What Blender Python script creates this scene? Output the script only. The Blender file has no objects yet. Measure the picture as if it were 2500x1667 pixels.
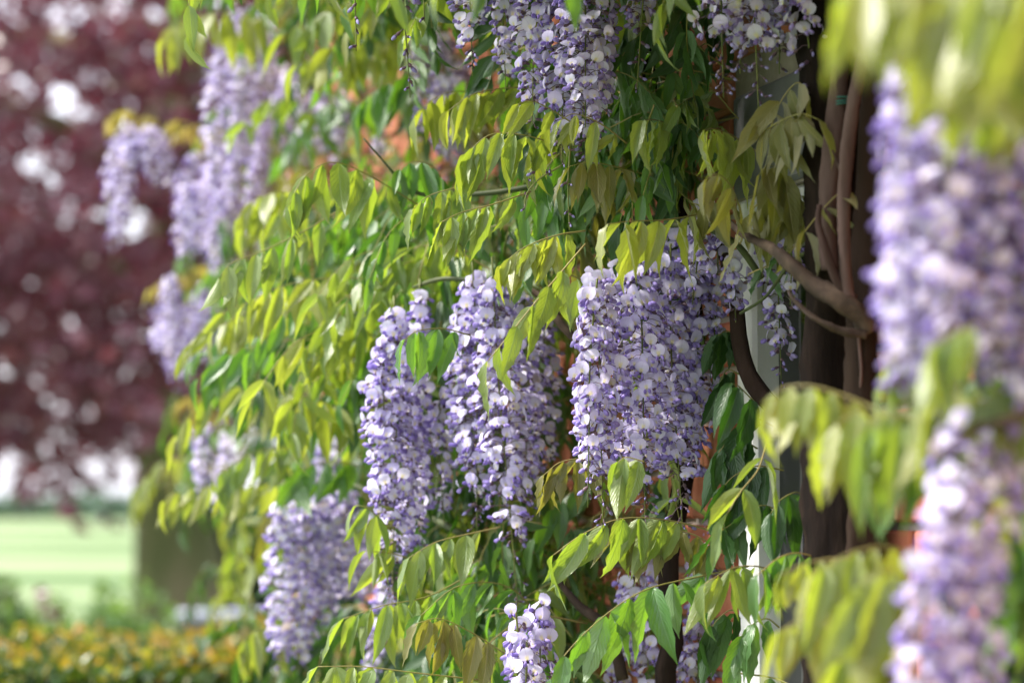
import bpy, math, random
import numpy as np
from mathutils import Matrix, Vector

R = math.radians
rng = np.random.default_rng(11)
random.seed(11)
scene = bpy.context.scene
C = scene.collection

# ------------------------------------------------------------------ camera
EYE = 1.6
LENS, SENSOR = 85.0, 36.0
K = SENSOR / LENS / 2500.0            # tangent per source pixel
HORIZON = 1225.0
PITCH = math.atan((HORIZON - 833.5) * K)
cam_d = bpy.data.cameras.new('camera')
cam = bpy.data.objects.new('camera', cam_d)
C.objects.link(cam)
cam.location = (0, 0, EYE)
cam.rotation_euler = (R(90) + PITCH, 0, 0)
cam_d.lens = LENS
cam_d.sensor_width = SENSOR
cam_d.clip_start = 0.05
cam_d.clip_end = 3000
cam_d.dof.use_dof = True
cam_d.dof.focus_distance = 3.32
cam_d.dof.aperture_fstop = 2.8
scene.camera = cam

# ------------------------------------------------------------------ sky, sun, exposure
SUN = Vector((-0.68, 0.10, 0.72)).normalized()
world = bpy.data.worlds.new('World')
scene.world = world
world.use_nodes = True
wn = world.node_tree
wn.nodes.clear()
sky = wn.nodes.new('ShaderNodeTexSky')
sky.sky_type = 'NISHITA'
sky.sun_disc = False
sky.sun_elevation = math.asin(SUN.z)
sky.sun_rotation = math.atan2(SUN.x, SUN.y)
sky.air_density = 1.0
sky.dust_density = 4.0
sky.ozone_density = 1.0
bg = wn.nodes.new('ShaderNodeBackground')
bg.inputs[1].default_value = 0.15
wo = wn.nodes.new('ShaderNodeOutputWorld')
# thin bright cloud over the whole sky
tc_ = wn.nodes.new('ShaderNodeTexCoord')
cn = wn.nodes.new('ShaderNodeTexNoise')
cn.inputs['Scale'].default_value = 2.2
cn.inputs['Detail'].default_value = 6.0
wn.links.new(tc_.outputs['Generated'], cn.inputs['Vector'])
cr = wn.nodes.new('ShaderNodeMapRange')
cr.inputs[1].default_value, cr.inputs[2].default_value = 0.3, 0.7
cr.inputs[3].default_value, cr.inputs[4].default_value = 0.35, 0.85
wn.links.new(cn.outputs[0], cr.inputs[0])
cm = wn.nodes.new('ShaderNodeMix')
cm.data_type = 'RGBA'
cm.inputs[7].default_value = (11.5, 11.5, 12.8, 1.0)
wn.links.new(cr.outputs[0], cm.inputs[0])
wn.links.new(sky.outputs[0], cm.inputs[6])
wn.links.new(cm.outputs[2], bg.inputs[0])
wn.links.new(bg.outputs[0], wo.inputs[0])
sun_d = bpy.data.lights.new('sun', 'SUN')
sun_d.energy = 4.9
sun_d.angle = R(6)
sun_d.color = (1.0, 0.95, 0.88)
sun = bpy.data.objects.new('sun', sun_d)
C.objects.link(sun)
sun.location = SUN * 40
sun.rotation_euler = SUN.to_track_quat('Z', 'Y').to_euler()
scene.view_settings.view_transform = 'Standard'
scene.view_settings.look = 'None'
scene.view_settings.exposure = 0.88
scene.view_settings.gamma = 1.0
scene.render.engine = 'CYCLES'
scene.cycles.use_denoising = True
scene.cycles.max_bounces = 8
scene.cycles.transmission_bounces = 6
scene.cycles.transparent_max_bounces = 6


def P(u, v, d):
    """point seen at pixel (u, v) of the 2352 wide view of the photo, d metres away along the view axis"""
    s = 2500.0 / 2352.0
    a = (u * s - 1250.0) * K * d
    b = (833.5 - v * s) * K * d
    cp, sp = math.cos(PITCH), math.sin(PITCH)
    return np.array((a, d * cp - b * sp, EYE + d * sp + b * cp))


PX = 2500.0 / 2352.0 * K              # metres per view pixel at 1 m


# ------------------------------------------------------------------ node helpers
def new_mat(name):
    m = bpy.data.materials.new(name)
    m.use_nodes = True
    m.node_tree.nodes.clear()
    return m


class G:
    def __init__(self, m):
        self.t = m.node_tree

    def n(self, kind, **kw):
        nd = self.t.nodes.new('ShaderNode' + kind)
        ins = kw.pop('ins', {})
        for k, v in kw.items():
            setattr(nd, k, v)
        for k, v in ins.items():
            s = nd.inputs[k]
            if hasattr(v, 'is_output'):
                self.t.links.new(v, s)
            else:
                s.default_value = v
        return nd

    def math(self, op, a, b=0.0, c=0.0):
        return self.n('Math', operation=op, ins={0: a, 1: b, 2: c}).outputs[0]

    def mix(self, f, a, b):
        nd = self.t.nodes.new('ShaderNodeMix')
        nd.data_type = 'RGBA'
        for k, v in ((0, f), (6, a), (7, b)):
            s = nd.inputs[k]
            if hasattr(v, 'is_output'):
                self.t.links.new(v, s)
            else:
                s.default_value = v
        return nd.outputs[2]

    def smooth(self, x, lo, hi):
        nd = self.n('MapRange', interpolation_type='SMOOTHSTEP', ins={0: x, 1: lo, 2: hi, 3: 0.0, 4: 1.0})
        return nd.outputs[0]

    def rnd(self):
        a = self.n('ObjectInfo').outputs['Random']
        b = self.n('Attribute', attribute_name='rnd').outputs['Fac']
        return self.math('FRACT', self.math('ADD', a, b))

    def out(self, sh):
        o = self.t.nodes.new('ShaderNodeOutputMaterial')
        self.t.links.new(sh, o.inputs[0])


def c4(r, g, b):
    return (r, g, b, 1.0)


def leaf_mat(name, ca, cb, ta, tb, trans=0.45, rough=0.42, back=None, spec=0.5, veined=True, sheen=0.0):
    m = new_mat(name)
    g = G(m)
    r = g.rnd()
    col = g.mix(r, c4(*ca), c4(*cb))
    tcol = g.mix(r, c4(*ta), c4(*tb))
    nrm = None
    if veined:
        uv = g.n('UVMap').outputs[0]
        sep = g.n('SeparateXYZ', ins={0: uv})
        ax = g.math('MULTIPLY', g.math('ABSOLUTE', g.math('SUBTRACT', sep.outputs[0], 0.5)), 2.0)
        rib = g.math('SUBTRACT', 1.0, g.smooth(ax, 0.03, 0.12))
        w = g.math('SUBTRACT', g.math('MULTIPLY', sep.outputs[1], 11.0), g.math('MULTIPLY', ax, 3.2))
        sw = g.math('SINE', g.math('MULTIPLY', w, 6.2832))
        vein = g.smooth(sw, 0.72, 1.0)
        noi = g.n('TexNoise', ins={'Vector': uv, 'Scale': 9.0, 'Detail': 4.0})
        mott = g.smooth(noi.outputs[0], 0.3, 0.75)
        dk = g.mix(0.22, col, c4(ca[0] * 0.5, ca[1] * 0.62, ca[2] * 0.7))
        col = g.mix(mott, dk, col)
        lightrib = c4(min(1, ca[0] * 1.7 + 0.05), min(1, ca[1] * 1.55 + 0.05), ca[2] * 2.0 + 0.03)
        col = g.mix(g.math('MULTIPLY', rib, 0.75), col, lightrib)
        col = g.mix(g.math('MULTIPLY', vein, 0.22), col, lightrib)
        tcol = g.mix(g.math('MULTIPLY', g.math('ADD', rib, g.math('MULTIPLY', vein, 0.4)), 0.5), tcol,
                     c4(ta[0] * 0.5, ta[1] * 0.55, ta[2] * 0.6))
        n3 = g.n('TexNoise', noise_dimensions='4D', ins={'Vector': uv, 'W': g.math('MULTIPLY', r, 37.0), 'Scale': 3.2, 'Detail': 5.0})
        sc = g.math('ADD', n3.outputs[0], g.math('MULTIPLY', g.smooth(ax, 0.6, 1.0), 0.10))
        scar = g.math('MULTIPLY', g.smooth(sc, 0.72, 0.78), 0.8)
        col = g.mix(scar, col, c4(0.16, 0.09, 0.035))
        tcol = g.mix(scar, tcol, c4(0.16, 0.07, 0.02))
        h = g.math('SUBTRACT', g.math('MULTIPLY', sw, 0.2), g.math('MULTIPLY', rib, 1.0))
        h = g.math('ADD', h, g.math('MULTIPLY', noi.outputs[0], 1.4))
        nrm = g.n('Bump', ins={'Strength': 0.45, 'Distance': 0.0012, 'Height': h}).outputs[0]
    if back:
        bf = g.n('NewGeometry').outputs['Backfacing']
        col = g.mix(bf, col, c4(*back))
    ins = {'Base Color': col, 'Roughness': rough, 'Specular IOR Level': spec}
    if sheen:
        ins['Sheen Weight'] = sheen
        ins['Sheen Roughness'] = 0.45
    tin = {'Color': tcol}
    if nrm is not None:
        ins['Normal'] = nrm
        tin['Normal'] = nrm
    p = g.n('BsdfPrincipled', ins=ins)
    t = g.n('BsdfTranslucent', ins=tin)
    mx = g.n('MixShader', ins={0: trans, 1: p.outputs[0], 2: t.outputs[0]})
    g.out(mx.outputs[0])
    return m


M = {}
# wisteria leaves of different ages, the oldest darkened to paint inner shade
M['leaf_young'] = leaf_mat('leaf_young', (0.25, 0.28, 0.08), (0.18, 0.23, 0.06), (0.52, 0.58, 0.04), (0.44, 0.56, 0.04),
                           0.46, 0.34, (0.30, 0.32, 0.10), 0.6, sheen=0.25)
M['leaf_mid'] = leaf_mat('leaf_mid', (0.15, 0.23, 0.07), (0.19, 0.25, 0.085), (0.36, 0.53, 0.03), (0.45, 0.54, 0.03),
                         0.42, 0.34, (0.24, 0.30, 0.11), 0.6, sheen=0.25)
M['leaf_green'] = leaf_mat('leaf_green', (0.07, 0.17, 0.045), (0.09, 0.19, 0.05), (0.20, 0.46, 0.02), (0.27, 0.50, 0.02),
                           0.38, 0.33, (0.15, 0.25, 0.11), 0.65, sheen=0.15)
M['leaf_old_shade'] = leaf_mat('leaf_old_shade', (0.025, 0.07, 0.02), (0.04, 0.095, 0.025), (0.06, 0.18, 0.01), (0.09, 0.22, 0.01),
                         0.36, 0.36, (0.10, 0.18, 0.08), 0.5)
M['leaf_bronze'] = leaf_mat('leaf_bronze', (0.17, 0.16, 0.045), (0.13, 0.14, 0.035), (0.36, 0.33, 0.03), (0.30, 0.31, 0.02),
                            0.40, 0.40, (0.22, 0.21, 0.10), 0.5, sheen=0.3)
M['leaf_gold'] = leaf_mat('leaf_gold', (0.34, 0.27, 0.10), (0.27, 0.26, 0.08), (0.55, 0.44, 0.10), (0.48, 0.46, 0.08),
                          0.50, 0.42, (0.34, 0.28, 0.10), 0.5, veined=False)
LEAFS = ['leaf_young', 'leaf_mid', 'leaf_green', 'leaf_old_shade', 'leaf_bronze', 'leaf_gold']
# other foliage
M['beech'] = leaf_mat('beech_leaf', (0.09, 0.030, 0.047), (0.155, 0.058, 0.083), (0.24, 0.04, 0.07), (0.32, 0.07, 0.10),
                      0.30, 0.30, None, 0.6, veined=False)
M['hedge_old'] = leaf_mat('hedge_leaf', (0.03, 0.075, 0.015), (0.05, 0.10, 0.02), (0.10, 0.18, 0.01), (0.14, 0.22, 0.01),
                          0.25, 0.35, None, 0.5, veined=False)
M['hedge_new'] = leaf_mat('hedge_new_leaf', (0.28, 0.22, 0.035), (0.17, 0.21, 0.03), (0.50, 0.36, 0.03), (0.36, 0.40, 0.02),
                          0.40, 0.40, None, 0.5, veined=False)
M['hedge_tip'] = leaf_mat('hedge_orange_tip', (0.42, 0.22, 0.05), (0.36, 0.24, 0.05), (0.62, 0.34, 0.05), (0.55, 0.38, 0.05),
                          0.40, 0.45, None, 0.4, veined=False)
M['shrub'] = leaf_mat('shrub_leaf', (0.06, 0.13, 0.04), (0.10, 0.17, 0.06), (0.2, 0.34, 0.05), (0.24, 0.38, 0.06),
                      0.35, 0.45, None, 0.4, veined=False)
M['shrub_dark'] = leaf_mat('evergreen_leaf', (0.025, 0.065, 0.03), (0.04, 0.085, 0.035), (0.05, 0.12, 0.02), (0.06, 0.14, 0.02),
                           0.2, 0.3, None, 0.5, veined=False)
M['treeline'] = leaf_mat('treeline_leaf', (0.09, 0.15, 0.10), (0.12, 0.18, 0.12), (0.12, 0.2, 0.1), (0.12, 0.2, 0.1),
                         0.2, 0.6, None, 0.3, veined=False)


def petal_mat(name, kind):
    m = new_mat(name)
    g = G(m)
    r = g.rnd()
    uv = g.n('UVMap').outputs[0]
    sep = g.n('SeparateXYZ', ins={0: uv})
    ax = g.math('MULTIPLY', g.math('ABSOLUTE', g.math('SUBTRACT', sep.outputs[0], 0.5)), 2.0)
    b = sep.outputs[1]
    if kind == 'banner':
        col = g.mix(r, c4(0.68, 0.62, 0.92), c4(0.83, 0.80, 0.96))
        edge = g.math('MAXIMUM', g.smooth(ax, 0.62, 1.0), g.smooth(b, 0.86, 1.0))
        col = g.mix(g.math('MULTIPLY', edge, 0.30), col, c4(0.58, 0.48, 0.84))
        eye = g.math('MULTIPLY', g.math('SUBTRACT', 1.0, g.smooth(ax, 0.1, 0.42)),
                     g.math('MULTIPLY', g.math('SUBTRACT', 1.0, g.smooth(b, 0.28, 0.55)), 0.9))
        col = g.mix(eye, col, c4(0.86, 0.78, 0.36))
        rib = g.math('MULTIPLY', g.math('SUBTRACT', 1.0, g.smooth(ax, 0.02, 0.07)), 0.35)
        col = g.mix(rib, col, c4(0.55, 0.43, 0.72))
        col = g.mix(g.math('MULTIPLY', g.smooth(r, 0.98, 0.985), 0.6), col, c4(0.42, 0.30, 0.20))
        trans = 0.38
    elif kind == 'wing':
        col = g.mix(r, c4(0.32, 0.24, 0.66), c4(0.54, 0.45, 0.80))
        tip = g.smooth(b, 0.55, 1.0)
        col = g.mix(g.math('MULTIPLY', tip, 0.6), col, c4(0.22, 0.12, 0.55))
        trans = 0.30
    else:
        col = g.mix(r, c4(0.34, 0.30, 0.62), c4(0.24, 0.20, 0.50))
        base = g.math('SUBTRACT', 1.0, g.smooth(b, 0.22, 0.42))
        col = g.mix(g.math('MULTIPLY', base, 0.9), col, c4(0.12, 0.07, 0.12))
        trans = 0.15
    noi = g.n('TexNoise', ins={'Vector': uv, 'Scale': 7.0, 'Detail': 3.0})
    w = g.math('SINE', g.math('MULTIPLY', ax, 34.0))
    h = g.math('ADD', g.math('MULTIPLY', w, 0.12), noi.outputs[0])
    nrm = g.n('Bump', ins={'Strength': 0.3, 'Distance': 0.0006, 'Height': h}).outputs[0]
    p = g.n('BsdfPrincipled', ins={'Base Color': col, 'Roughness': 0.55, 'Specular IOR Level': 0.35, 'Normal': nrm,
                                   'Sheen Weight': 0.15})
    t = g.n('BsdfTranslucent', ins={'Color': col})
    mx = g.n('MixShader', ins={0: trans, 1: p.outputs[0], 2: t.outputs[0]})
    g.out(mx.outputs[0])
    return m


M['banner'] = petal_mat('banner_petal', 'banner')
M['wing'] = petal_mat('wing_petal', 'wing')
M['bud'] = petal_mat('bud_petal', 'bud')


def plain_mat(name, ca, cb, scale=20.0, rough=0.7, bump=0.3, dist=0.004, stretch=(1, 1, 1), spec=0.3, detail=6.0):
    m = new_mat(name)
    g = G(m)
    co = g.n('TexCoord').outputs['Object']
    mp = g.n('Mapping', ins={0: co, 3: stretch}).outputs[0]
    n1 = g.n('TexNoise', ins={'Vector': mp, 'Scale': scale, 'Detail': detail, 'Roughness': 0.62})
    n2 = g.n('TexNoise', ins={'Vector': mp, 'Scale': scale * 0.23, 'Detail': 3.0})
    f = g.math('ADD', g.math('MULTIPLY', n1.outputs[0], 0.6), g.math('MULTIPLY', n2.outputs[0], 0.4))
    r = g.math('MULTIPLY', g.math('SUBTRACT', g.rnd(), 0.5), 0.35)
    f = g.smooth(g.math('ADD', f, r), 0.34, 0.66)
    col = g.mix(f, c4(*ca), c4(*cb))
    nrm = g.n('Bump', ins={'Strength': bump, 'Distance': dist, 'Height': n1.outputs[0]}).outputs[0]
    p = g.n('BsdfPrincipled', ins={'Base Color': col, 'Roughness': rough, 'Specular IOR Level': spec, 'Normal': nrm})
    g.out(p.outputs[0])
    return m


M['stalk'] = plain_mat('green_stalk', (0.10, 0.13, 0.03), (0.17, 0.19, 0.05), 60, 0.5, 0.1)
M['pedicel'] = plain_mat('purple_pedicel', (0.10, 0.055, 0.09), (0.16, 0.10, 0.12), 80, 0.5, 0.1)
M['rachis'] = plain_mat('leaf_stalk', (0.20, 0.19, 0.05), (0.27, 0.22, 0.08), 60, 0.45, 0.1)
M['bark'] = plain_mat('wisteria_bark', (0.008, 0.0055, 0.005), (0.030, 0.019, 0.014), 32, 0.9, 0.9, 0.006, (1, 1, 0.16), 0.08)
M['bark_pale'] = plain_mat('young_stem_bark', (0.045, 0.028, 0.024), (0.115, 0.076, 0.068), 34, 0.85, 0.7, 0.003, (1, 1, 0.22), 0.08)
M['bark_twig'] = plain_mat('twig_bark', (0.035, 0.022, 0.015), (0.10, 0.066, 0.044), 45, 0.85, 0.7, 0.003)
M['shoot'] = plain_mat('green_shoot', (0.045, 0.06, 0.02), (0.09, 0.10, 0.035), 50, 0.6, 0.3)
M['beech_bark'] = plain_mat('mossy_beech_bark', (0.12, 0.14, 0.055), (0.26, 0.22, 0.13), 2.2, 0.9, 0.8, 0.03, (1, 1, 0.5))
M['mortar'] = plain_mat('mortar', (0.30, 0.26, 0.22), (0.42, 0.37, 0.32), 40, 0.95, 0.5)
M['brick'] = plain_mat('red_brick', (0.34, 0.105, 0.06), (0.46, 0.19, 0.11), 26, 0.9, 0.6, 0.003)
M['white_paint'] = plain_mat('white_painted_wood', (0.74, 0.73, 0.75), (0.80, 0.79, 0.80), 30, 0.45, 0.15, 0.001, (1, 1, 0.1))
M['roof'] = plain_mat('roof_tile', (0.16, 0.08, 0.06), (0.24, 0.12, 0.09), 8, 0.9, 0.5)
M['tie'] = plain_mat('green_tie_wire', (0.02, 0.09, 0.08), (0.03, 0.12, 0.10), 60, 0.4, 0.1)
M['stone'] = plain_mat('grey_stone', (0.12, 0.12, 0.13), (0.19, 0.19, 0.2), 6, 0.85, 0.5)
M['coping'] = plain_mat('pale_coping_stone', (0.34, 0.36, 0.42), (0.44, 0.46, 0.52), 5, 0.7, 0.3)
M['hedge_core'] = plain_mat('hedge_wood', (0.02, 0.03, 0.012), (0.035, 0.04, 0.02), 10, 0.9, 0.8)
m = new_mat('window_glass')
g = G(m)
g.out(g.n('BsdfPrincipled', ins={'Base Color': c4(0.015, 0.016, 0.018), 'Roughness': 0.06, 'Specular IOR Level': 0.5}).outputs[0])
M['glass'] = m


def lawn_mat():
    m = new_mat('lawn_grass')
    g = G(m)
    co = g.n('TexCoord').outputs['Object']
    mp = g.n('Mapping', ins={0: co, 3: (0.35, 1.0, 1.0)}).outputs[0]
    n1 = g.n('TexNoise', ins={'Vector': mp, 'Scale': 0.11, 'Detail': 8.0, 'Roughness': 0.6})
    n2 = g.n('TexNoise', ins={'Vector': co, 'Scale': 28.0, 'Detail': 5.0})
    f = g.smooth(n1.outputs[0], 0.42, 0.58)
    col = g.mix(f, c4(0.085, 0.14, 0.055), c4(0.27, 0.32, 0.18))
    col = g.mix(g.math('MULTIPLY', n2.outputs[0], 0.4), col, c4(0.12, 0.2, 0.05))
    nrm = g.n('Bump', ins={'Strength': 0.6, 'Distance': 0.03, 'Height': n2.outputs[0]}).outputs[0]
    p = g.n('BsdfPrincipled', ins={'Base Color': col, 'Roughness': 0.9, 'Specular IOR Level': 0.15, 'Normal': nrm})
    g.out(p.outputs[0])
    return m


M['lawn'] = lawn_mat()


# ------------------------------------------------------------------ mesh helpers
class T:
    """a mesh template: vertices, faces, slot per face, uv per vertex"""

    def __init__(self, v, f, m, uv, smooth=True):
        self.v = np.asarray(v, float).reshape(-1, 3)
        self.m = np.asarray(m if hasattr(m, '__len__') else [m] * len(f), np.int32)
        self.uv = np.asarray(uv, float).reshape(-1, 2)
        self.lt = np.array([len(q) for q in f], np.int32)
        self.li = np.array([i for q in f for i in q], np.int32)


def merge(items):
    """items: (template, 4x4 or None, rnd) -> template with a rnd value per vertex"""
    o = T.__new__(T)
    vs, ms, us, lts, lis, rs, off = [], [], [], [], [], [], 0
    for t, mat, r in items:
        v = t.v if mat is None else t.v @ mat[:3, :3].T + mat[:3, 3]
        vs.append(v)
        ms.append(t.m)
        us.append(t.uv)
        lts.append(t.lt)
        lis.append(t.li + off)
        rs.append(np.full(len(v), r) if not hasattr(r, '__len__') else r)
        off += len(v)
    o.v, o.m, o.uv = np.concatenate(vs), np.concatenate(ms), np.concatenate(us)
    o.lt, o.li, o.r = np.concatenate(lts), np.concatenate(lis), np.concatenate(rs)
    return o


def to_mesh(name, t, mats, smooth=True):
    me = bpy.data.meshes.new(name)
    me.vertices.add(len(t.v))
    me.vertices.foreach_set('co', t.v.astype(np.float32).ravel())
    me.loops.add(len(t.li))
    me.loops.foreach_set('vertex_index', t.li)
    me.polygons.add(len(t.lt))
    st = np.concatenate(([0], np.cumsum(t.lt)[:-1])).astype(np.int32)
    me.polygons.foreach_set('loop_start', st)
    me.polygons.foreach_set('material_index', t.m)
    me.polygons.foreach_set('use_smooth', np.full(len(t.lt), smooth))
    for m in mats:
        me.materials.append(m)
    me.update(calc_edges=True)
    uvl = me.uv_layers.new(name='UVMap')
    uvl.data.foreach_set('uv', t.uv[t.li].astype(np.float32).ravel())
    if hasattr(t, 'r'):
        a = me.attributes.new('rnd', 'FLOAT', 'POINT')
        a.data.foreach_set('value', t.r.astype(np.float32))
    me.validate()
    return me


def obj(name, me, parent=None, loc=None, mat=None):
    o = bpy.data.objects.new(name, me)
    C.objects.link(o)
    if parent is not None:
        o.parent = parent
    if mat is not None:
        o.matrix_basis = Matrix([list(r) for r in mat])
    elif loc is not None:
        o.location = tuple(loc)
    return o


def tag(o, label=None, cat=None, group=None, kind=None):
    for k, v in (('label', label), ('category', cat), ('group', group), ('kind', kind)):
        if v:
            o[k] = v
    return o


def empty(name, loc):
    o = bpy.data.objects.new(name, None)
    C.objects.link(o)
    o.location = tuple(loc)
    o.empty_display_size = 0.1
    return o


def norm(a):
    a = np.asarray(a, float)
    return a / max(1e-9, np.linalg.norm(a))


def frame(x, y, z, p, s=1.0):
    m = np.eye(4)
    m[:3, 0], m[:3, 1], m[:3, 2], m[:3, 3] = np.asarray(x) * s, np.asarray(y) * s, np.asarray(z) * s, p
    return m


def spline(pts, n):
    """Catmull-Rom through pts, n+1 samples evenly by chord length"""
    p = np.asarray(pts, float)
    if len(p) == 2:
        return p[0] + np.linspace(0, 1, n + 1)[:, None] * (p[1] - p[0])
    q = np.vstack([2 * p[0] - p[1], p, 2 * p[-1] - p[-2]])
    out = []
    for i in range(len(p) - 1):
        a, b, c, d = q[i:i + 4]
        for t in np.linspace(0, 1, 20, endpoint=False):
            out.append(0.5 * (2 * b + (c - a) * t + (2 * a - 5 * b + 4 * c - d) * t * t + (3 * b - a - 3 * c + d) * t ** 3))
    out.append(p[-1])
    out = np.array(out)
    L = np.concatenate(([0], np.cumsum(np.linalg.norm(np.diff(out, axis=0), axis=1))))
    s = np.linspace(0, L[-1], n + 1)
    return np.stack([np.interp(s, L, out[:, k]) for k in range(3)], 1)


def tube(pts, r0, r1, sides=6, slot=0, bump=0.0, seed=0, caps=True):
    """a tapered tube along pts with uneven girth"""
    pts = np.asarray(pts, float)
    n = len(pts)
    lr = np.random.default_rng(seed)
    tan = np.gradient(pts, axis=0)
    tan /= np.linalg.norm(tan, axis=1)[:, None] + 1e-9
    up = np.array((1.0, 0.13, 0.0)) if abs(tan[0][2]) > 0.7 else np.array((0.0, 0.1, 1.0))
    v, uv, f = [], [], []
    ph = lr.uniform(0, 6.28, 4)
    for i in range(n):
        a = norm(np.cross(tan[i], up))
        b = np.cross(tan[i], a)
        t = i / (n - 1)
        r = r0 + (r1 - r0) * t
        for k in range(sides):
            th = 2 * math.pi * k / sides
            w = 1 + bump * (math.sin(2 * th + ph[0] + t * 9) * 0.5 + math.sin(3 * th + ph[1] - t * 14) * 0.35
                            + math.sin(t * 31 + ph[2]) * 0.25 + lr.uniform(-0.35, 0.35))
            v.append(pts[i] + (a * math.cos(th) + b * math.sin(th)) * r * w)
            uv.append((k / sides, t))
    for i in range(n - 1):
        for k in range(sides):
            k2 = (k + 1) % sides
            f.append((i * sides + k, i * sides + k2, (i + 1) * sides + k2, (i + 1) * sides + k))
    if caps:
        f.append(tuple(range(sides))[::-1])
        f.append(tuple((n - 1) * sides + k for k in range(sides)))
    return T(v, f, slot, uv)


def box(lo, hi, slot=0):
    x0, y0, z0 = lo
    x1, y1, z1 = hi
    v = [(x0, y0, z0), (x1, y0, z0), (x1, y1, z0), (x0, y1, z0), (x0, y0, z1), (x1, y0, z1), (x1, y1, z1), (x0, y1, z1)]
    f = [(3, 2, 1, 0), (4, 5, 6, 7), (0, 1, 5, 4), (1, 2, 6, 5), (2, 3, 7, 6), (3, 0, 4, 7)]
    return T(v, f, slot, [(0, 0)] * 8)


def bevel_box(lo, hi, b, slot=0):
    """a box with chamfered edges on the +z side rim (for bricks and slabs)"""
    x0, y0, z0 = lo
    x1, y1, z1 = hi
    v = [(x0, y0, z0), (x1, y0, z0), (x1, y1, z0), (x0, y1, z0),
         (x0, y0, z1 - b), (x1, y0, z1 - b), (x1, y1, z1 - b), (x0, y1, z1 - b),
         (x0 + b, y0 + b, z1), (x1 - b, y0 + b, z1), (x1 - b, y1 - b, z1), (x0 + b, y1 - b, z1)]
    f = [(3, 2, 1, 0), (8, 9, 10, 11)]
    for i in range(4):
        j = (i + 1) % 4
        f += [(i, j, j + 4, i + 4), (i + 4, j + 4, j + 8, i + 8)]
    return T(v, f, slot, [(0, 0)] * 12)


# ------------------------------------------------------------------ leaflet, flower and bud templates
LROWS = ([0.0, 0.09, 0.25, 0.43, 0.62, 0.79, 0.90, 1.0], [0.0, 0.05, 0.13, 0.23, 0.34, 0.45, 0.56, 0.66, 0.75, 0.83, 0.90, 0.95, 1.0])
LW_T = [0.0, 0.05, 0.13, 0.25, 0.40, 0.52, 0.63, 0.73, 0.82, 0.89, 0.95, 1.0]
LW_W = [0.018, 0.078, 0.130, 0.158, 0.160, 0.146, 0.121, 0.088, 0.050, 0.024, 0.012, 0.002]


def leaflet_template(seed, fine=0):
    lr = np.random.default_rng(seed)
    rows = LROWS[fine]
    cols = [-1.0, -0.5, 0.0, 0.5, 1.0]
    bend = lr.uniform(0.05, 1.25)
    fold = lr.uniform(0.15, 0.95)
    twist = lr.uniform(-0.8, 0.8)
    wav, ph = lr.uniform(0.014, 0.032), lr.uniform(0, 6.28, 2)
    fr = lr.uniform(19, 30)
    sway = lr.uniform(-0.15, 0.15)
    hook = lr.uniform(-0.5, 0.9)
    wf = lr.uniform(0.86, 1.14)
    v, uv, f = [], [], []
    y = z = 0.0
    last = 0.0
    for i, t in enumerate(rows):
        ang = -bend * (t * 0.9 + 0.15 * math.sin(t * 5)) - hook * max(0.0, t - 0.6) ** 2 * 4
        y += (t - last) * math.cos(ang)
        z += (t - last) * math.sin(ang)
        last = t
        tw = twist * t
        w = np.interp(t, LW_T, LW_W) * wf
        for s in cols:
            fo = fold * (1 - 0.4 * t)
            x = s * w * math.cos(fo)
            h = abs(s) * w * math.sin(fo) * 0.9
            if abs(s) == 1:
                h += wav * math.sin(t * fr + ph[0 if s > 0 else 1]) * min(1, w * 9)
                x += s * 0.012 * math.sin(t * fr * 1.3 + ph[1 if s > 0 else 0]) * min(1, w * 9)
            elif s:
                h += 0.4 * wav * math.sin(t * fr * 0.8 + ph[1 if s > 0 else 0]) * min(1, w * 9)
            xx = x * math.cos(tw) - h * math.sin(tw) + sway * t * t
            hh = x * math.sin(tw) + h * math.cos(tw)
            v.append((xx, y - hh * math.sin(ang), z + hh * math.cos(ang)))
            uv.append((0.5 + 0.5 * s, t))
    for i in range(len(rows) - 1):
        for k in range(4):
            a = i * 5 + k
            f.append((a, a + 1, a + 6, a + 5))
    return T(v, f, 0, uv)


NLEAF = 18
LFT = [leaflet_template(100 + i) for i in range(NLEAF)]
LFT_FINE = [leaflet_template(100 + i, 1) for i in range(NLEAF)]


def banner_grid(seed, size=1.0):
    lr = np.random.default_rng(seed)
    rows = [0.0, 0.13, 0.36, 0.62, 0.85, 1.0]
    wid = [0.0026, 0.0078, 0.0104, 0.0108, 0.0080, 0.0022]
    cols = [-1, -0.52, 0, 0.52, 1]
    reflex = lr.uniform(0.15, 0.9)
    cup = lr.uniform(-0.32, 0.55)
    asym = lr.uniform(-0.15, 0.15)
    v, uv, f = [], [], []
    for i, b in enumerate(rows):
        for a in cols:
            w = wid[i]
            x = a * w
            zz = b * 0.0195
            yy = 0.0030 * math.sin(b * 2.2) - reflex * 0.0095 * b * b - cup * 0.0052 * a * a * (0.35 + 0.65 * math.sin(b * 3.0))
            yy -= 0.0013 * (1 - abs(a)) * (1 - b)
            yy += asym * a * 0.008 * b
            if abs(a) == 1:
                yy += 0.0006 * math.sin(b * 13 + a + seed)
            if i == 5 and a == 0:
                zz -= 0.0012
            v.append((x, yy, zz))
            uv.append((0.5 + 0.5 * a, b))
    for i in range(5):
        for k in range(4):
            q = i * 5 + k
            f.append((q, q + 1, q + 6, q + 5))
    return T(np.array(v) * size, f, 0, uv)


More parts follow.
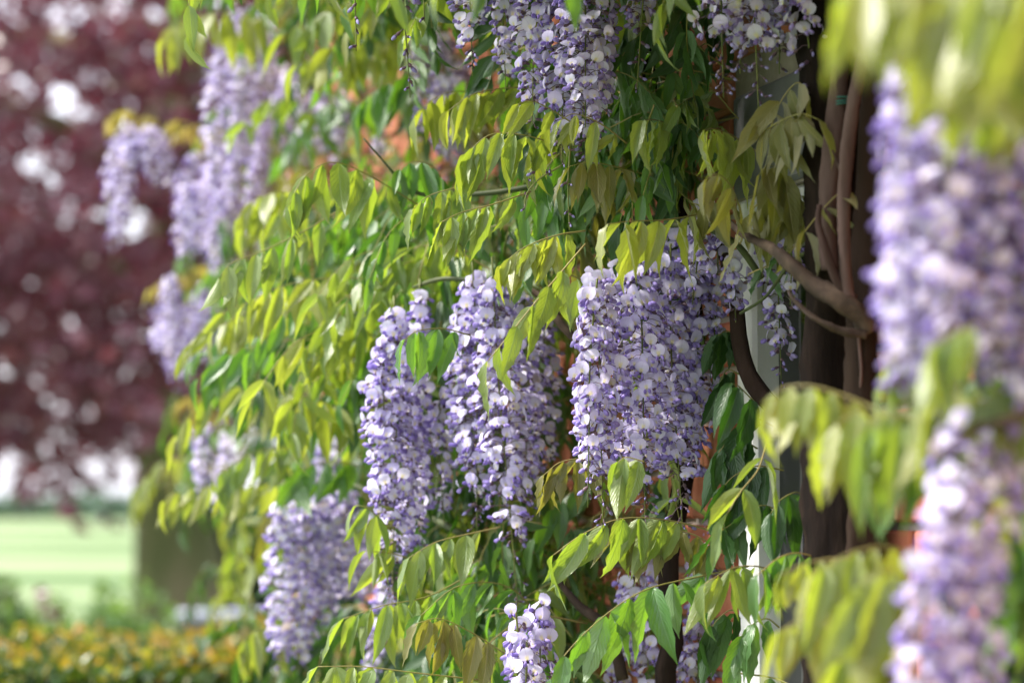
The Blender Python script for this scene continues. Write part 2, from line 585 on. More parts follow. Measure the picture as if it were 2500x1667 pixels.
def lobe(cx, length, wid, down, slot, out=0.3, n=5):
    """a small cupped lobe growing forwards: wing petals, keel, buds"""
    prof = [(0.0, 0.25), (0.28, 0.85), (0.62, 1.0), (0.88, 0.62), (1.0, 0.08)]
    v, uv, f = [], [], []
    for t, w in prof:
        c = np.array((cx * (0.4 + out * t), t * length * math.cos(down), -t * length * math.sin(down) + 0.0022 * t * t))
        for k in range(n):
            th = 2 * math.pi * k / n + 0.3
            v.append(c + np.array((math.cos(th) * wid * 0.62 * w, -math.sin(th) * wid * math.sin(down) * 0.3 * w, math.sin(th) * wid * w)))
            uv.append((k / n, t))
    for i in range(len(prof) - 1):
        for k in range(n):
            k2 = (k + 1) % n
            f.append((i * n + k, (i + 1) * n + k, (i + 1) * n + k2, i * n + k2))
    return T(v, f, slot, uv)


def cup(slot=2):
    n = 5
    v, uv, f = [], [], []
    for y, r in ((-0.0062, 0.0008), (-0.0035, 0.0026), (0.0005, 0.0031)):
        for k in range(n):
            th = 2 * math.pi * k / n
            v.append((math.cos(th) * r, y, math.sin(th) * r - 0.0003))
            uv.append((0, 0))
    for i in range(2):
        for k in range(n):
            k2 = (k + 1) % n
            f.append((i * n + k, i * n + k2, (i + 1) * n + k2, (i + 1) * n + k))
    return T(v, f, slot, uv)


NFL = 8
FLW = []
for i in range(NFL):
    lr = np.random.default_rng(700 + i)
    dn = lr.uniform(0.15, 0.75)
    tilt = lr.uniform(-0.15, 0.55)
    bm = np.eye(4)
    bm[1, 1] = bm[2, 2] = math.cos(tilt)
    bm[1, 2], bm[2, 1] = -math.sin(tilt), math.sin(tilt)
    sp = lr.uniform(0.6, 1.6)
    parts = [(banner_grid(40 + i, lr.uniform(0.94, 1.06)), bm, 0.0),
             (lobe(0.0042 * sp, 0.0118, 0.0041, dn, 1, 0.6), None, 0.0),
             (lobe(-0.0042 * sp, 0.0112, 0.0041, dn + 0.1, 1, 0.6), None, 0.3),
             (cup(), None, 0.0)]
    t = merge(parts)
    t.r = t.r * 0.2
    FLW.append(t)
BUD = []
for i in range(4):
    t = merge([(lobe(0.0, 0.0135 - 0.0016 * i, 0.0034 - 0.0003 * i, 0.1 + 0.12 * i, 3, 0.0, 6), None, 0.0),
               (cup(), None, 0.0)])
    BUD.append(t)
FMATS = [M['banner'], M['wing'], M['pedicel'], M['bud']]
FLW_ME = [to_mesh('flower', t, FMATS) for t in FLW]
BUD_ME = [to_mesh('bud', t, FMATS) for t in BUD]


# ------------------------------------------------------------------ ground and far setting
def grid_sheet(x0, x1, y0, y1, n, z=0.0):
    xs, ys = np.linspace(x0, x1, n + 1), np.linspace(y0, y1, n + 1)
    v = [(x, y, z) for y in ys for x in xs]
    f = [(j * (n + 1) + i, j * (n + 1) + i + 1, (j + 1) * (n + 1) + i + 1, (j + 1) * (n + 1) + i)
         for j in range(n) for i in range(n)]
    return T(v, f, 0, [(0, 0)] * len(v))


tag(obj('lawn', to_mesh('lawn', grid_sheet(-900, 900, -60, 1800, 8), [M['lawn']])), kind='structure')


def leaf_cloud(centres, size, lr, flat=0.0, slots=None, stretch=1.7):
    """one diamond leaf of two folded triangles at each centre"""
    n = len(centres)
    d = lr.normal(size=(n, 3))
    d[:, 2] *= (1 - flat)
    d /= np.linalg.norm(d, axis=1)[:, None]
    h = lr.normal(size=(n, 3))
    h = np.cross(d, h)
    h /= np.linalg.norm(h, axis=1)[:, None] + 1e-9
    k = np.cross(d, h)
    s = size * lr.uniform(0.7, 1.3, n)[:, None]
    a = centres - d * s * stretch * 0.5
    b = centres + d * s * stretch * 0.5
    l = centres + h * s * 0.5 + k * s * 0.14
    r = centres - h * s * 0.5 + k * s * 0.14
    o = T.__new__(T)
    o.v = np.stack([a, l, b, r], 1).reshape(-1, 3)
    o.uv = np.tile(np.array([(0.5, 0), (0, 0.5), (0.5, 1), (1, 0.5)], float), (n, 1))
    base = np.arange(n) * 4
    o.li = np.stack([base, base + 1, base + 2, base, base + 2, base + 3], 1).ravel().astype(np.int32)
    o.lt = np.full(n * 2, 3, np.int32)
    o.m = np.zeros(n * 2, np.int32) if slots is None else np.repeat(slots, 2).astype(np.int32)
    o.r = np.repeat(lr.uniform(0, 1, n), 4)
    return o


# far treeline along the edge of the meadow
lr = np.random.default_rng(5)
cs = []
for i in range(260):
    x = lr.uniform(-95, 60)
    hgt = 0.7 + 0.7 * abs(math.sin(x * 0.11)) + 0.5 * abs(math.sin(x * 0.37 + 1)) + lr.uniform(-0.2, 0.2)
    k = 40
    p = lr.normal(size=(k, 3)) * np.array((1.3, 1.2, 0.35 * hgt)) + np.array((x, 235 + lr.uniform(-3, 3), hgt * 0.55))
    p[:, 2] = np.abs(p[:, 2])
    cs.append(p)
cs = np.concatenate(cs)
tag(obj('far_treeline', to_mesh('far_treeline', leaf_cloud(cs, 0.8, lr), [M['treeline']], False)),
    'low blue green line of trees along the far edge of the meadow', 'trees', kind='stuff')

# copper beech
BX, BY = P(412, 1300, 25.0)[0], 25.0
beech = empty('copper_beech', (BX, BY, 0))
tag(beech, 'large copper beech with dark purple leaves and a mossy trunk', 'tree')
tr = tube(spline([(0, 0, -0.1), (0.02, 0, 0.5), (-0.05, 0.0, 1.6), (0.04, 0.05, 3.2), (0.0, 0.1, 6.0), (0.15, 0, 9.0)], 22), 0.48, 0.16, 16, 0, 0.10, 3)
zz = tr.v[:, 2]
fl = 1 + 0.5 * np.exp(-np.clip(zz, 0, 9) / 0.35)
tr.v[:, 0] *= fl
tr.v[:, 1] *= fl
obj('trunk', to_mesh('trunk', tr, [M['beech_bark']]), beech, (0, 0, 0))
lr = np.random.default_rng(8)
for i in range(11):
    a = i * 2.4 + lr.uniform(-0.3, 0.3)
    z0 = lr.uniform(2.6, 7.5)
    ln = lr.uniform(3.5, 6.0)
    d = np.array((math.cos(a), math.sin(a), 0))
    pts = spline([(0, 0, z0), d * ln * 0.4 + (0, 0, z0 + ln * 0.22), d * ln * 0.8 + (0, 0, z0 + ln * 0.2), d * ln + (0, 0, z0 + ln * 0.08)], 12)
    obj('limb', to_mesh('limb', tube(pts, 0.15, 0.03, 8, 0, 0.1, i), [M['beech_bark']]), beech, (0, 0, 0))
cl = []
while len(cl) < 1700:
    q = lr.uniform(-1, 1, 3)
    r = np.linalg.norm(q)
    if r > 1 or r < 0.25:
        continue
    p = q * np.array((7.6, 6.4, 5.6)) + np.array((0, 0, 7.3))
    if p[2] < 2.25 + 0.30 * math.sin(p[0] * 1.3) + 0.2 * math.sin(p[1] * 1.7):
        continue
    if p[2] > 7.5 and lr.uniform() < 0.6:
        continue
    cl.append(p)
for i in range(560):                                # low hanging skirt of the crown
    a, r = lr.uniform(0, 6.28), 7.0 * math.sqrt(lr.uniform(0.1, 1))
    p = np.array((r * math.cos(a), r * 0.85 * math.sin(a), 0))
    p[2] = 2.12 + 0.25 * math.sin(p[0] * 1.3) + 0.15 * math.sin(p[1] * 1.7) + lr.uniform(0, 2.2)
    cl.append(p)
cl = np.array(cl)
pts = []
for p in cl:
    k = int(lr.uniform(2, 8.6))
    sp_ = p + lr.normal(size=(k, 3)) * np.array((0.45, 0.45, 0.20))
    for q in sp_:                                   # one leafy spray
        pts.append(q + lr.normal(size=(7, 3)) * np.array((0.085, 0.085, 0.05)))
pts = np.concatenate(pts)
tag(obj('crown', to_mesh('crown', leaf_cloud(pts, 0.10, lr, 0.3), [M['beech']], False), beech, (0, 0, 0)), kind='stuff')

# evergreen and loose shrubs beyond the hedge
def shrub(name, label, u, v_top, d, w, mat, seed, n=1500, size=0.05, hs=None, cat='shrub'):
    lr = np.random.default_rng(seed)
    top = P(u, v_top, d)
    e = empty(name, (top[0], top[1], 0))
    tag(e, label, cat)
    h = top[2]
    cs = []
    for i in range(9):
        a = lr.uniform(0, 6.28)
        tip = np.array((math.cos(a) * w * lr.uniform(0.2, 0.9), math.sin(a) * w * lr.uniform(0.2, 0.9), h * lr.uniform(0.75, 1.0)))
        st = spline([(lr.uniform(-.05, .05), lr.uniform(-.05, .05), -0.03), tip * np.array((0.4, 0.4, 0.5)), tip], 8)
        obj('stem', to_mesh('stem', tube(st, 0.012, 0.004, 5, 0, 0.1, i), [M['bark_twig']]), e, (0, 0, 0))
        k = n // 9
        t = lr.uniform(0.25, 1.0, k)
        c = np.stack([np.interp(t, np.linspace(0, 1, 9), st[:, j]) for j in range(3)], 1)
        cs.append(c + lr.normal(size=(k, 3)) * w * 0.23)
    cs = np.concatenate(cs)
    cs = cs[cs[:, 2] > 0.02]
    tag(obj('foliage', to_mesh('foliage', leaf_cloud(cs, size, lr), [mat], False), e, (0, 0, 0)), kind='stuff')
    return e


shrub('evergreen_shrub', 'dense dark evergreen shrub growing beside the beech trunk', 540, 1175, 27, 0.75, M['shrub_dark'], 21, 4500, 0.09)
shrub('garden_shrub', 'slender upright green shrub beyond the hedge, taller than the shrubs around it', 20, 1262, 12, 0.14, M['shrub'], 22, 500)
shrub('garden_shrub', 'low rounded green shrub between hedge and meadow, beside the beech', 265, 1365, 13, 0.42, M['shrub'], 23, 1500)
shrub('garden_shrub', 'wispy pale green shrub between the reddish sapling and rounded shrub', 165, 1385, 12.5, 0.3, M['shrub'], 24, 800)
shrub('garden_shrub', 'low spreading green shrub at the foot of the slender upright shrub', 40, 1392, 12, 0.36, M['shrub'], 25, 1100)
shrub('red_sapling', 'slim sapling with reddish leaves behind the hedge', 112, 1345, 12.2, 0.08, M['beech'], 26, 140, 0.05, cat='sapling')

# low stone garden wall behind the hedge
wl, wr = P(395, 1404, 15.5), P(700, 1404, 15.5)
gw = empty('garden_wall', (wl[0], wl[1], 0))
tag(gw, 'low grey garden wall with pale flat coping stones behind the hedge', 'wall')
wlen = wr[0] - wl[0]
obj('wall_body', to_mesh('wall_body', bevel_box((0.03, 0.03, -0.05), (wlen, 0.30, wl[2] - 0.047), 0.01), [M['stone']], False), gw, (0, 0, 0))
nst = 4
for i in range(nst):
    a, b = wlen * i / nst, wlen * (i + 1) / nst - 0.008
    obj('coping_stone', to_mesh('coping_stone', bevel_box((a, -0.02, wl[2] - 0.045), (b, 0.36, wl[2] + rng.uniform(-.003, .003)), 0.012), [M['coping']], False), gw, (0, 0, 0))

# clipped hedge
HY0, HY1, HX0, HX1 = 6.0, 7.5, -5.2, -0.66
HT = EYE - (1520 - HORIZON) * K * 7.5 + 0.0
hedge = empty('clipped_hedge', ((HX0 + HX1) / 2, (HY0 + HY1) / 2, 0))
tag(hedge, 'clipped evergreen hedge with orange and yellow new growth on top', 'hedge')
hb = np.array((-(HX0 + HX1) / 2, -(HY0 + HY1) / 2, 0))
obj('woody_core', to_mesh('woody_core', box((HX0 + .06, HY0 + .06, 0.0), (HX1 - .06, HY1 - .06, HT - 0.07)), [M['hedge_core']], False), hedge, hb)
lr = np.random.default_rng(31)
n = 26000
top = np.stack([lr.uniform(HX0, HX1, n), lr.uniform(HY0, HY1, n), HT - 0.05 + lr.normal(0, 0.022, n)], 1)
top[:, 2] += 0.018 * np.sin(top[:, 0] * 7) + 0.014 * np.sin(top[:, 1] * 9 + top[:, 0] * 3)
fr = np.stack([lr.uniform(HX0, HX1, n), HY0 + lr.normal(0, 0.03, n), lr.uniform(0.35, HT - 0.03, n)], 1)
en = np.stack([HX1 + lr.normal(0, 0.03, 5000), lr.uniform(HY0, HY1, 5000), lr.uniform(0.35, HT - 0.03, 5000)], 1)
cs = np.concatenate([top, fr, en])
u = lr.uniform(size=len(cs))
patch = 0.5 + 0.5 * np.sin(cs[:, 0] * 5.1 + 2 * np.sin(cs[:, 1] * 4)) * np.sin(cs[:, 1] * 6.3 + 1)
sl = np.where(u < 0.35, 1, 0)
sl = np.where((u > 0.35) & (u < 0.35 + 0.34 * patch), 2, sl)
side = np.arange(len(cs)) >= n
sl = np.where(side, np.where(u < 0.16, 1, 0), sl)
tag(obj('foliage', to_mesh('foliage', leaf_cloud(cs, 0.022, lr, 0.0, sl, 1.9), [M['hedge_old'], M['hedge_new'], M['hedge_tip']], False), hedge, hb), kind='stuff')

# ------------------------------------------------------------------ the brick house
# wall plane: x = WX - WS * y ; house frame: s along the wall (away from the camera), z up, outward normal to the left
WX, WS = 1.32, 0.28
wd = np.array((-WS, 1.0, 0.0)) / math.hypot(1, WS)
wnrm = np.array((-1.0, -WS, 0.0)) / math.hypot(1, WS)
HB = np.array((WX, 0.0, 0.0))
HM = np.eye(4)                                    # local x = along wall, y = up, z = outward
HM[:3, 0], HM[:3, 1], HM[:3, 2] = wd, (0, 0, 1), wnrm
HM[:3, 3] = HB
house = empty('brick_house', HB)
house.matrix_basis = Matrix([list(r) for r in HM])
tag(house, 'red brick house wall with a white framed window behind the wisteria', 'house')


def wall_s(u):
    """distance along the wall where the ray of view column u meets it"""
    a = (u * 2500 / 2352 - 1250) * K
    y = WX / (a + WS)
    return y * math.hypot(1, WS)


S0, S1, HT_W = -3.0, 7.45, 5.4
ws0, ws1, wz0, wz1 = wall_s(1975), wall_s(1692), 0.85, 2.04
wall = merge([(box((S0, -0.1, -4.5), (ws0, HT_W, -0.004)), None, 0), (box((ws1, -0.1, -4.5), (S1, HT_W, -0.004)), None, 0),
              (box((ws0, -0.1, -4.5), (ws1, wz0, -0.004)), None, 0), (box((ws0, wz1, -4.5), (ws1, HT_W, -0.004)), None, 0),
              (box((ws0, wz0, -4.5), (ws1, wz1, -0.3)), None, 0)])
wo_ = obj('wall', to_mesh('wall', wall, [M['mortar']], False), house)
BL, BH, J = 0.215, 0.065, 0.010
brick_me = to_mesh('brick', bevel_box((0, 0, -0.02), (BL, BH, 0.006), 0.004), [M['brick']], False)
rest = []
nb = 0
brick_t = bevel_box((0, 0, -0.02), (BL, BH, 0.006), 0.004)
for row in range(72):
    z = row * (BH + J)
    off = (row % 2) * 0.5 * (BL + J)
    s = S0 + off
    while s + BL < S1:
        a, b = s, s + BL
        s += BL + J
        cut = 1.0
        if z + BH > wz0 - 0.08 and z < wz1 + 0.16 and b > ws0 - 0.005 and a < ws1 + 0.005:
            if a < ws0 - 0.04:                      # bricks cut to the opening
                cut = (ws0 - 0.006 - a) / BL
            elif b > ws1 + 0.04:
                cut = (b - ws1 - 0.006) / BL
                a = ws1 + 0.006
            else:
                continue
        mm = np.eye(4)
        mm[0, 0] = cut
        mm[:3, 3] = (a, z, rng.uniform(-0.0015, 0.0015))
        if 3.0 < a < 6.6 and 1.1 < z < 2.45 and nb < 290:
            obj('brick', brick_me, wo_, mat=mm)
            nb += 1
        else:
            rest.append((brick_t, mm, rng.uniform()))
tag(obj('brickwork', to_mesh('brickwork', merge(rest), [M['brick']], False), wo_), kind='stuff')
obj('window_lintel', to_mesh('window_lintel', bevel_box((ws0, wz1 + .004, -0.05), (ws1, wz1 + .155, 0.004), 0.006), [M['stone']], False), house)
FW = 0.07
zm = 1.29
win = obj('window', to_mesh('window', merge([
    (bevel_box((ws0, wz0, -0.06), (ws0 + FW, wz1, -0.012), 0.006), None, 0),
    (bevel_box((ws1 - FW, wz0, -0.06), (ws1, wz1, 0.0), 0.006), None, 0),
    (bevel_box((ws0 + FW + .001, wz1 - 0.08, -0.06), (ws1 - FW - .001, wz1, -0.012), 0.006), None, 0),
    (bevel_box((ws0 + FW + .001, wz0, -0.06), (ws1 - FW - .001, wz0 + 0.09, -0.012), 0.006), None, 0)]), [M['white_paint']], False), house)
obj('glazing_bar', to_mesh('glazing_bar', bevel_box((ws0 + FW + .0015, zm - .02, -0.055), (ws1 - FW - .0015, zm + .02, -0.02), 0.005), [M['white_paint']], False), win)
obj('pane', to_mesh('pane', box((ws0 + FW + .0015, wz0 + .0905, -0.045), (ws1 - FW - .0015, zm - .0205, -0.038)), [M['glass']], False), win)
obj('pane', to_mesh('pane', box((ws0 + FW + .0015, zm + .0205, -0.045), (ws1 - FW - .0015, wz1 - .0805, -0.038)), [M['glass']], False), win)
obj('window_sill', to_mesh('window_sill', bevel_box((ws0, wz0 - .075, -0.2), (ws1, wz0 - .002, 0.05), 0.01), [M['stone']], False), win)
rf = T([(S0 - .3, HT_W + .004, 0.4), (S1 + .3, HT_W + .004, 0.4), (S1 + .3, HT_W + .004, -4.9), (S0 - .3, HT_W + .004, -4.9),
        (S0 + 1.8, HT_W + 1.9, -2.2), (S1 - 1.8, HT_W + 1.9, -2.2)],
       [(0, 3, 2, 1), (0, 1, 5, 4), (1, 2, 5), (2, 3, 4, 5), (3, 0, 4)], 0, [(0, 0)] * 6)
obj('roof', to_mesh('roof', rf, [M['roof']], False), house)

# ------------------------------------------------------------------ wisteria plants
Z = np.array((0.0, 0.0, 1.0))


class Plant:
    def __init__(self, base, label, max_flower=300, max_leaflet=300):
        self.base = np.array(base)
        self.e = empty('wisteria', base)
        tag(self.e, label, 'wisteria', 'wisteria climbing the house')
        self.flowers = []      # (score, raceme index, mesh index, kind, matrix)
        self.racemes = []
        self.nleaflet = 0
        self.max_flower, self.max_leaflet = max_flower, max_leaflet
        self.nleaf = 0
        self.mass = []

    def stem(self, name, pts, r0, r1, mat, sides=10, bump=0.1, n=24, seed=0):
        pts = spline(pts, n)
        o = pts[0].copy()
        me = to_mesh(name, tube(pts - o, r0, r1, sides, 0, bump, seed), [mat])
        return obj(name, me, self.e, o - self.base)

    def raceme(self, pts, hw, bloom=0.86, dens=1.0, seed=0, top=0.08, buds_only=False, fs=1.0):
        """pts: axis from the stalk's top to the tip; hw: half width in metres"""
        lr = np.random.default_rng(seed * 7 + 1000)
        ax = spline(pts, 28)
        L = np.linalg.norm(np.diff(ax, axis=0), axis=1).sum()
        o = ax[0].copy()
        stalk = [(tube(ax - o, 0.0017, 0.0007, 5, 0), None, 0.0)]
        n = max(6, int(L * 330 * dens * min(1.5, max(0.5, hw / 0.036))))
        items = []
        phi = lr.uniform(0, 6.28)
        ph0 = lr.uniform(0, 6.28)
        for i in range(n):
            t = top + (1 - top) * (i + 0.5) / n
            if buds_only and lr.uniform() < 0.3:
                continue
            zone = t > bloom - 0.05 + lr.normal(0, 0.02) or buds_only
            if zone and not buds_only and lr.uniform() < 0.52:
                continue
            p = np.array([np.interp(t, np.linspace(0, 1, 29), ax[:, k]) for k in range(3)])
            phi += 2.39996 + lr.normal(0, 0.25)
            out = np.array((math.cos(phi), math.sin(phi), 0.0))
            env = min(1.0, 0.50 + (t - top) * 1.7) * (1.0 - 0.58 * (max(0, t - 0.5) / 0.5) ** 1.5)
            clump = 0.5 + 0.5 * math.sin(t * L * 130 + ph0)
            if lr.uniform() < 0.16 * clump + 0.14 * max(0, t - 0.5):
                continue
            rad = max(0.006, (hw - 0.008) * env) * lr.uniform(0.50, 1.16) * (1.0 - 0.14 * clump)
            if zone:
                rad *= 0.62
            c = p + out * rad + Z * (lr.normal(0, 0.006) + (0.004 if not zone else 0.002))
            face = norm(out + np.array((lr.normal(0, .42), lr.normal(0, .42), lr.normal(-0.05, .34))))
            up = norm(Z + lr.normal(size=3) * 0.30)
            x = norm(np.cross(face, up))
            up = np.cross(x, face)
            if zone:
                face = norm(out * 0.9 - Z * lr.uniform(0.0, 0.9) + lr.normal(size=3) * 0.15)
                x = norm(np.cross(face, Z + out * 0.3))
                up = np.cross(x, face)
                s = lr.uniform(0.7, 1.0) * (1.0 - 0.35 * max(0, t - bloom) / max(0.01, 1 - bloom)) * fs
                kind, k = 1, int(lr.integers(0, 4))
            else:
                s = lr.uniform(0.84, 1.12) * (1.0 - 0.18 * t) * fs
                kind, k = 0, int(lr.integers(0, NFL))
            m = frame(x, face, up, c - o, s)
            items.append((kind, k, m, lr.uniform()))
            a = p - o + Z * 0.004
            b = c - o - face * 0.0055 * s
            mid = (a + b) / 2 + Z * 0.003
            stalk.append((tube(np.array([a, mid, b]), 0.0005, 0.0006, 3, 1, caps=False), None, 0.0))
        ro = obj('raceme', to_mesh('raceme', merge(stalk), [M['stalk'], M['pedicel']]), self.e, o - self.base)
        ri = len(self.racemes)
        self.racemes.append((ro, []))
        camp = np.array((0, 0, EYE))
        for kind, k, m, r in items:
            w = m[:3, 3] + o
            dist = np.linalg.norm(w - camp)
            score = dist + (0.6 if kind else 0.0) + (2.0 if self.out_of_view(w) else 0)
            self.flowers.append((score, ri, kind, k, m, r))

    @staticmethod
    def out_of_view(w):
        d = w[1]
        return not (abs(w[0]) < 0.212 * d and EYE - 0.0755 * d < w[2] < EYE + 0.21 * d)

    def bloom_out(self):
        self.flowers.sort(key=lambda q: q[0])
        for i, (sc, ri, kind, k, m, r) in enumerate(self.flowers):
            ro, rest = self.racemes[ri]
            if i < self.max_flower:
                obj('bud' if kind else 'flower', (BUD_ME if kind else FLW_ME)[k], ro, mat=m)
            else:
                rest.append(((BUD if kind else FLW)[k], m, r))
        for ro, rest in self.racemes:
            if rest:
                its = []
                for t, m, r in rest:
                    its.append((t, m, r))
                tag(obj('blossom', to_mesh('blossom', merge(its), FMATS), ro), kind='stuff')

    def leaf(self, pts, L, pairs, mat, seed, droop=1.0, spread=0.5, single=True, start=0.22):
        """a pinnate leaf whose rachis follows pts"""
        ax = spline(pts, 18)
        o = ax[0].copy()
        items, rach = pinnate(ax - o, L, pairs, seed, droop, spread, start)
        mi = [M['rachis'], M[mat]]
        if single and self.nleaflet + len(items) <= self.max_leaflet:
            lo = obj('leaf', to_mesh('leaf', rach, [M['rachis']]), self.e, o - self.base)
            for k, m in items:
                obj('leaflet', leaflet_mesh(k, mat), lo, mat=m)
            self.nleaflet += len(items)
        else:
            t = merge([(rach, None, 0.0)] + [(leaf_slot(k), m, random.random()) for k, m in items])
            lo = obj('leaf', to_mesh('leaf', t, mi), self.e, o - self.base)
        self.nleaf += 1
        return lo

    def leaf_copy(self, k, mat, p, rz, tilt, s):
        m = Matrix.Translation(Vector(tuple(np.asarray(p) - self.base))) @ Matrix.Rotation(rz, 4, 'Z') @ Matrix.Rotation(tilt, 4, 'X') @ Matrix.Scale(s, 4)
        if self.nleaf < 300:
            o = obj('leaf', leaf_template_mesh(k, mat), self.e)
            o.matrix_basis = m
            self.nleaf += 1
        else:
            self.mass.append((LTPL[k], np.array(m), mat))

    def finish(self):
        self.bloom_out()
        if self.mass:
            its = []
            for t, m, mat in self.mass:
                q = merge([(t, m, random.random())])
                q.m = np.where(t.m == 1, 1 + LEAFS.index(mat), 0).astype(np.int32)
                its.append((q, None, q.r))
            tag(obj('foliage', to_mesh('foliage', merge(its), [M['rachis']] + [M[k] for k in LEAFS]), self.e), kind='stuff')


def pinnate(ax, L, pairs, seed, droop=1.0, spread=0.5, start=0.22):
    lr = np.random.default_rng(seed * 13 + 77)
    n = len(ax)
    tt = np.linspace(0, 1, n)
    tan = np.gradient(ax, axis=0)
    items = []
    for j in range(pairs):
        t0 = start + (0.96 - start) * j / max(1, pairs - 0.4)
        for sg in (-1, 1):
            if lr.uniform() < 0.04:
                continue
            t = min(0.985, t0 + lr.normal(0, 0.012))
            p = np.array([np.interp(t, tt, ax[:, k]) for k in range(3)])
            tg = norm([np.interp(t, tt, tan[:, k]) for k in range(3)])
            sd = norm(np.cross(tg, Z) + 1e-6)
            dr = droop * lr.uniform(0.7, 1.25)
            d = norm(tg * (0.25 + lr.normal(0, .22)) + sd * sg * spread * lr.uniform(0.6, 1.3) - Z * dr + lr.normal(size=3) * 0.17)
            n0 = sd * sg * (0.55 + 0.5 * dr) + Z * 0.55 + tg * lr.normal(0, 0.42) + lr.normal(size=3) * 0.28
            nn = norm(n0 - d * np.dot(n0, d))
            x = np.cross(d, nn)
            s = L * (0.78 + 0.34 * math.sin(math.pi * min(1, t0 * 0.9))) * lr.uniform(0.70, 1.18)
            items.append((int(lr.integers(0, NLEAF)), frame(x, d, nn, p + d * 0.002, s)))
    tg = norm(tan[-1])
    sd = norm(np.cross(tg, Z) + 1e-6)
    d = norm(tg * 0.8 - Z * droop * 0.75 + lr.normal(size=3) * 0.12)
    n0 = Z + tg * 0.7 + lr.normal(size=3) * 0.25
    nn = norm(n0 - d * np.dot(n0, d))
    items.append((int(lr.integers(0, NLEAF)), frame(np.cross(d, nn), d, nn, ax[-1], L * lr.uniform(0.85, 1.05))))
    return items, tube(ax, 0.0013, 0.0006, 5, 0, 0.0)


_lm = {}


def leaflet_mesh(k, mat):
    if (k, mat) not in _lm:
        _lm[(k, mat)] = to_mesh('leaflet', LFT_FINE[k], [M[mat]])
    return _lm[(k, mat)]


_ls = {}


def leaf_slot(k):
    if k not in _ls:
        t = merge([(LFT[k], None, 0.0)])
        t.m = t.m + 1
        _ls[k] = t
    return _ls[k]


# whole leaf templates, growing along +y and drooping
LTPL = []
for i in range(16):
    lr = np.random.default_rng(300 + i)
    ln = lr.uniform(0.20, 0.30)
    rise, fall = lr.uniform(0.0, 0.35), lr.uniform(0.25, 0.95)
    sx = lr.uniform(-0.2, 0.2)
    ax = spline([(0, 0, 0), (sx * ln * .2, ln * 0.38, ln * rise * 0.45), (sx * ln * .6, ln * 0.74, ln * (rise * 0.45 - fall * 0.2)), (sx * ln, ln * 0.94, ln * (rise * .3 - fall * 0.55))], 16)
    items, rach = pinnate(ax, lr.uniform(0.060, 0.080), int(lr.integers(5, 8)), 900 + i, lr.uniform(0.5, 1.2), lr.uniform(0.4, 0.7))
    LTPL.append(merge([(rach, None, 0.0)] + [(leaf_slot(k), m, lr.uniform()) for k, m in items]))
_lt = {}


def leaf_template_mesh(k, mat):
    if (k, mat) not in _lt:
        _lt[(k, mat)] = to_mesh('leaf', LTPL[k], [M['rachis'], M[mat]])
    return _lt[(k, mat)]


def px(*q):
    return [P(*p) for p in q]


# ---- the main plant, rooted below the window
tb = P(1930, 1568, 3.03)
main = Plant((tb[0], tb[1], 0.0), 'thick trunked wisteria in full flower covering the wall around the window')
main.stem('trunk', [(tb[0] - 0.03, tb[1], -0.05), (tb[0] - .01, tb[1], 0.6)] + px((1925, 1568, 3.03), (1930, 1200, 3.04), (1915, 900, 3.06), (1930, 600, 3.06), (1922, 300, 3.07), (1900, 60, 3.09), (1870, -120, 3.12), (1780, -300, 3.2)), 0.062, 0.036, M['bark'], 24, 0.26, 130, 1)
main.stem('stem', px((1990, 1700, 2.98), (1985, 1200, 2.98), (1978, 820, 2.96), (1990, 500, 2.97), (2010, 200, 2.96), (2040, -80, 2.95)), 0.022, 0.016, M['bark'], 14, 0.24, 90, 12)
main.stem('stem', px((1905, 620, 2.99), (1900, 520, 2.99), (1905, 430, 2.985), (1915, 300, 2.985), (1928, 180, 2.985), (1938, 60, 2.98), (1950, -100, 2.96)), 0.0125, 0.0105, M['bark_pale'], 12, 0.16, 60, 2)
main.stem('stem', px((1968, 720, 2.93), (1945, 668, 2.93), (1940, 560, 2.93), (1940, 420, 2.935), (1955, 270, 2.935), (1985, 120, 2.93), (2015, -60, 2.92)), 0.0085, 0.0075, M['bark_pale'], 10, 0.18, 60, 3)
main.stem('branch', px((1960, 690, 2.93), (1925, 648, 2.93), (1897, 575, 2.93), (1880, 515, 2.94), (1883, 470, 2.94)), 0.0075, 0.0035, M['bark_pale'], 9, 0.1, 24, 4)
main.stem('branch', px((1995, 760, 2.93), (1975, 722, 2.925), (1930, 690, 2.93), (1870, 655, 2.95), (1815, 605, 2.98), (1770, 570, 3.05), (1720, 545, 3.14), (1660, 500, 3.25)), 0.012, 0.003, M['bark_twig'], 12, 0.3, 60, 5)
main.stem('twig', px((1990, 768, 2.92), (1935, 760, 2.92), (1870, 730, 2.93), (1825, 690, 2.95), (1812, 668, 2.96)), 0.0056, 0.0022, M['bark_twig'], 9, 0.28, 40, 6)
main.stem('twig', px((1972, 770, 2.94), (1978, 850, 2.94), (1975, 905, 2.95)), 0.0022, 0.0016, M['bark_pale'], 6, 0.1, 12, 7)
main.stem('twig', px((1940, 420, 2.94), (1912, 345, 2.94)), 0.002, 0.0015, M['bark_pale'], 6, 0.1, 6, 8)
main.stem('branch', px((1640, 480, 3.45), (1670, 600, 3.42), (1690, 700, 3.38), (1700, 790, 3.36), (1725, 870, 3.33), (1775, 935, 3.28), (1850, 1010, 3.18), (1910, 1090, 3.08)), 0.0105, 0.0135, M['bark'], 12, 0.12, 36, 9)
main.stem('stem', [(0.29, 3.62, -0.05), (0.28, 3.6, 0.7)] + px((1530, 1640, 3.55), (1545, 1480, 3.55), (1535, 1280, 3.56), (1570, 1100, 3.6), (1600, 800, 3.62), (1560, 500, 3.62), (1500, 250, 3.62), (1480, -100, 3.6)), 0.020, 0.012, M['bark'], 12, 0.12, 60, 10)
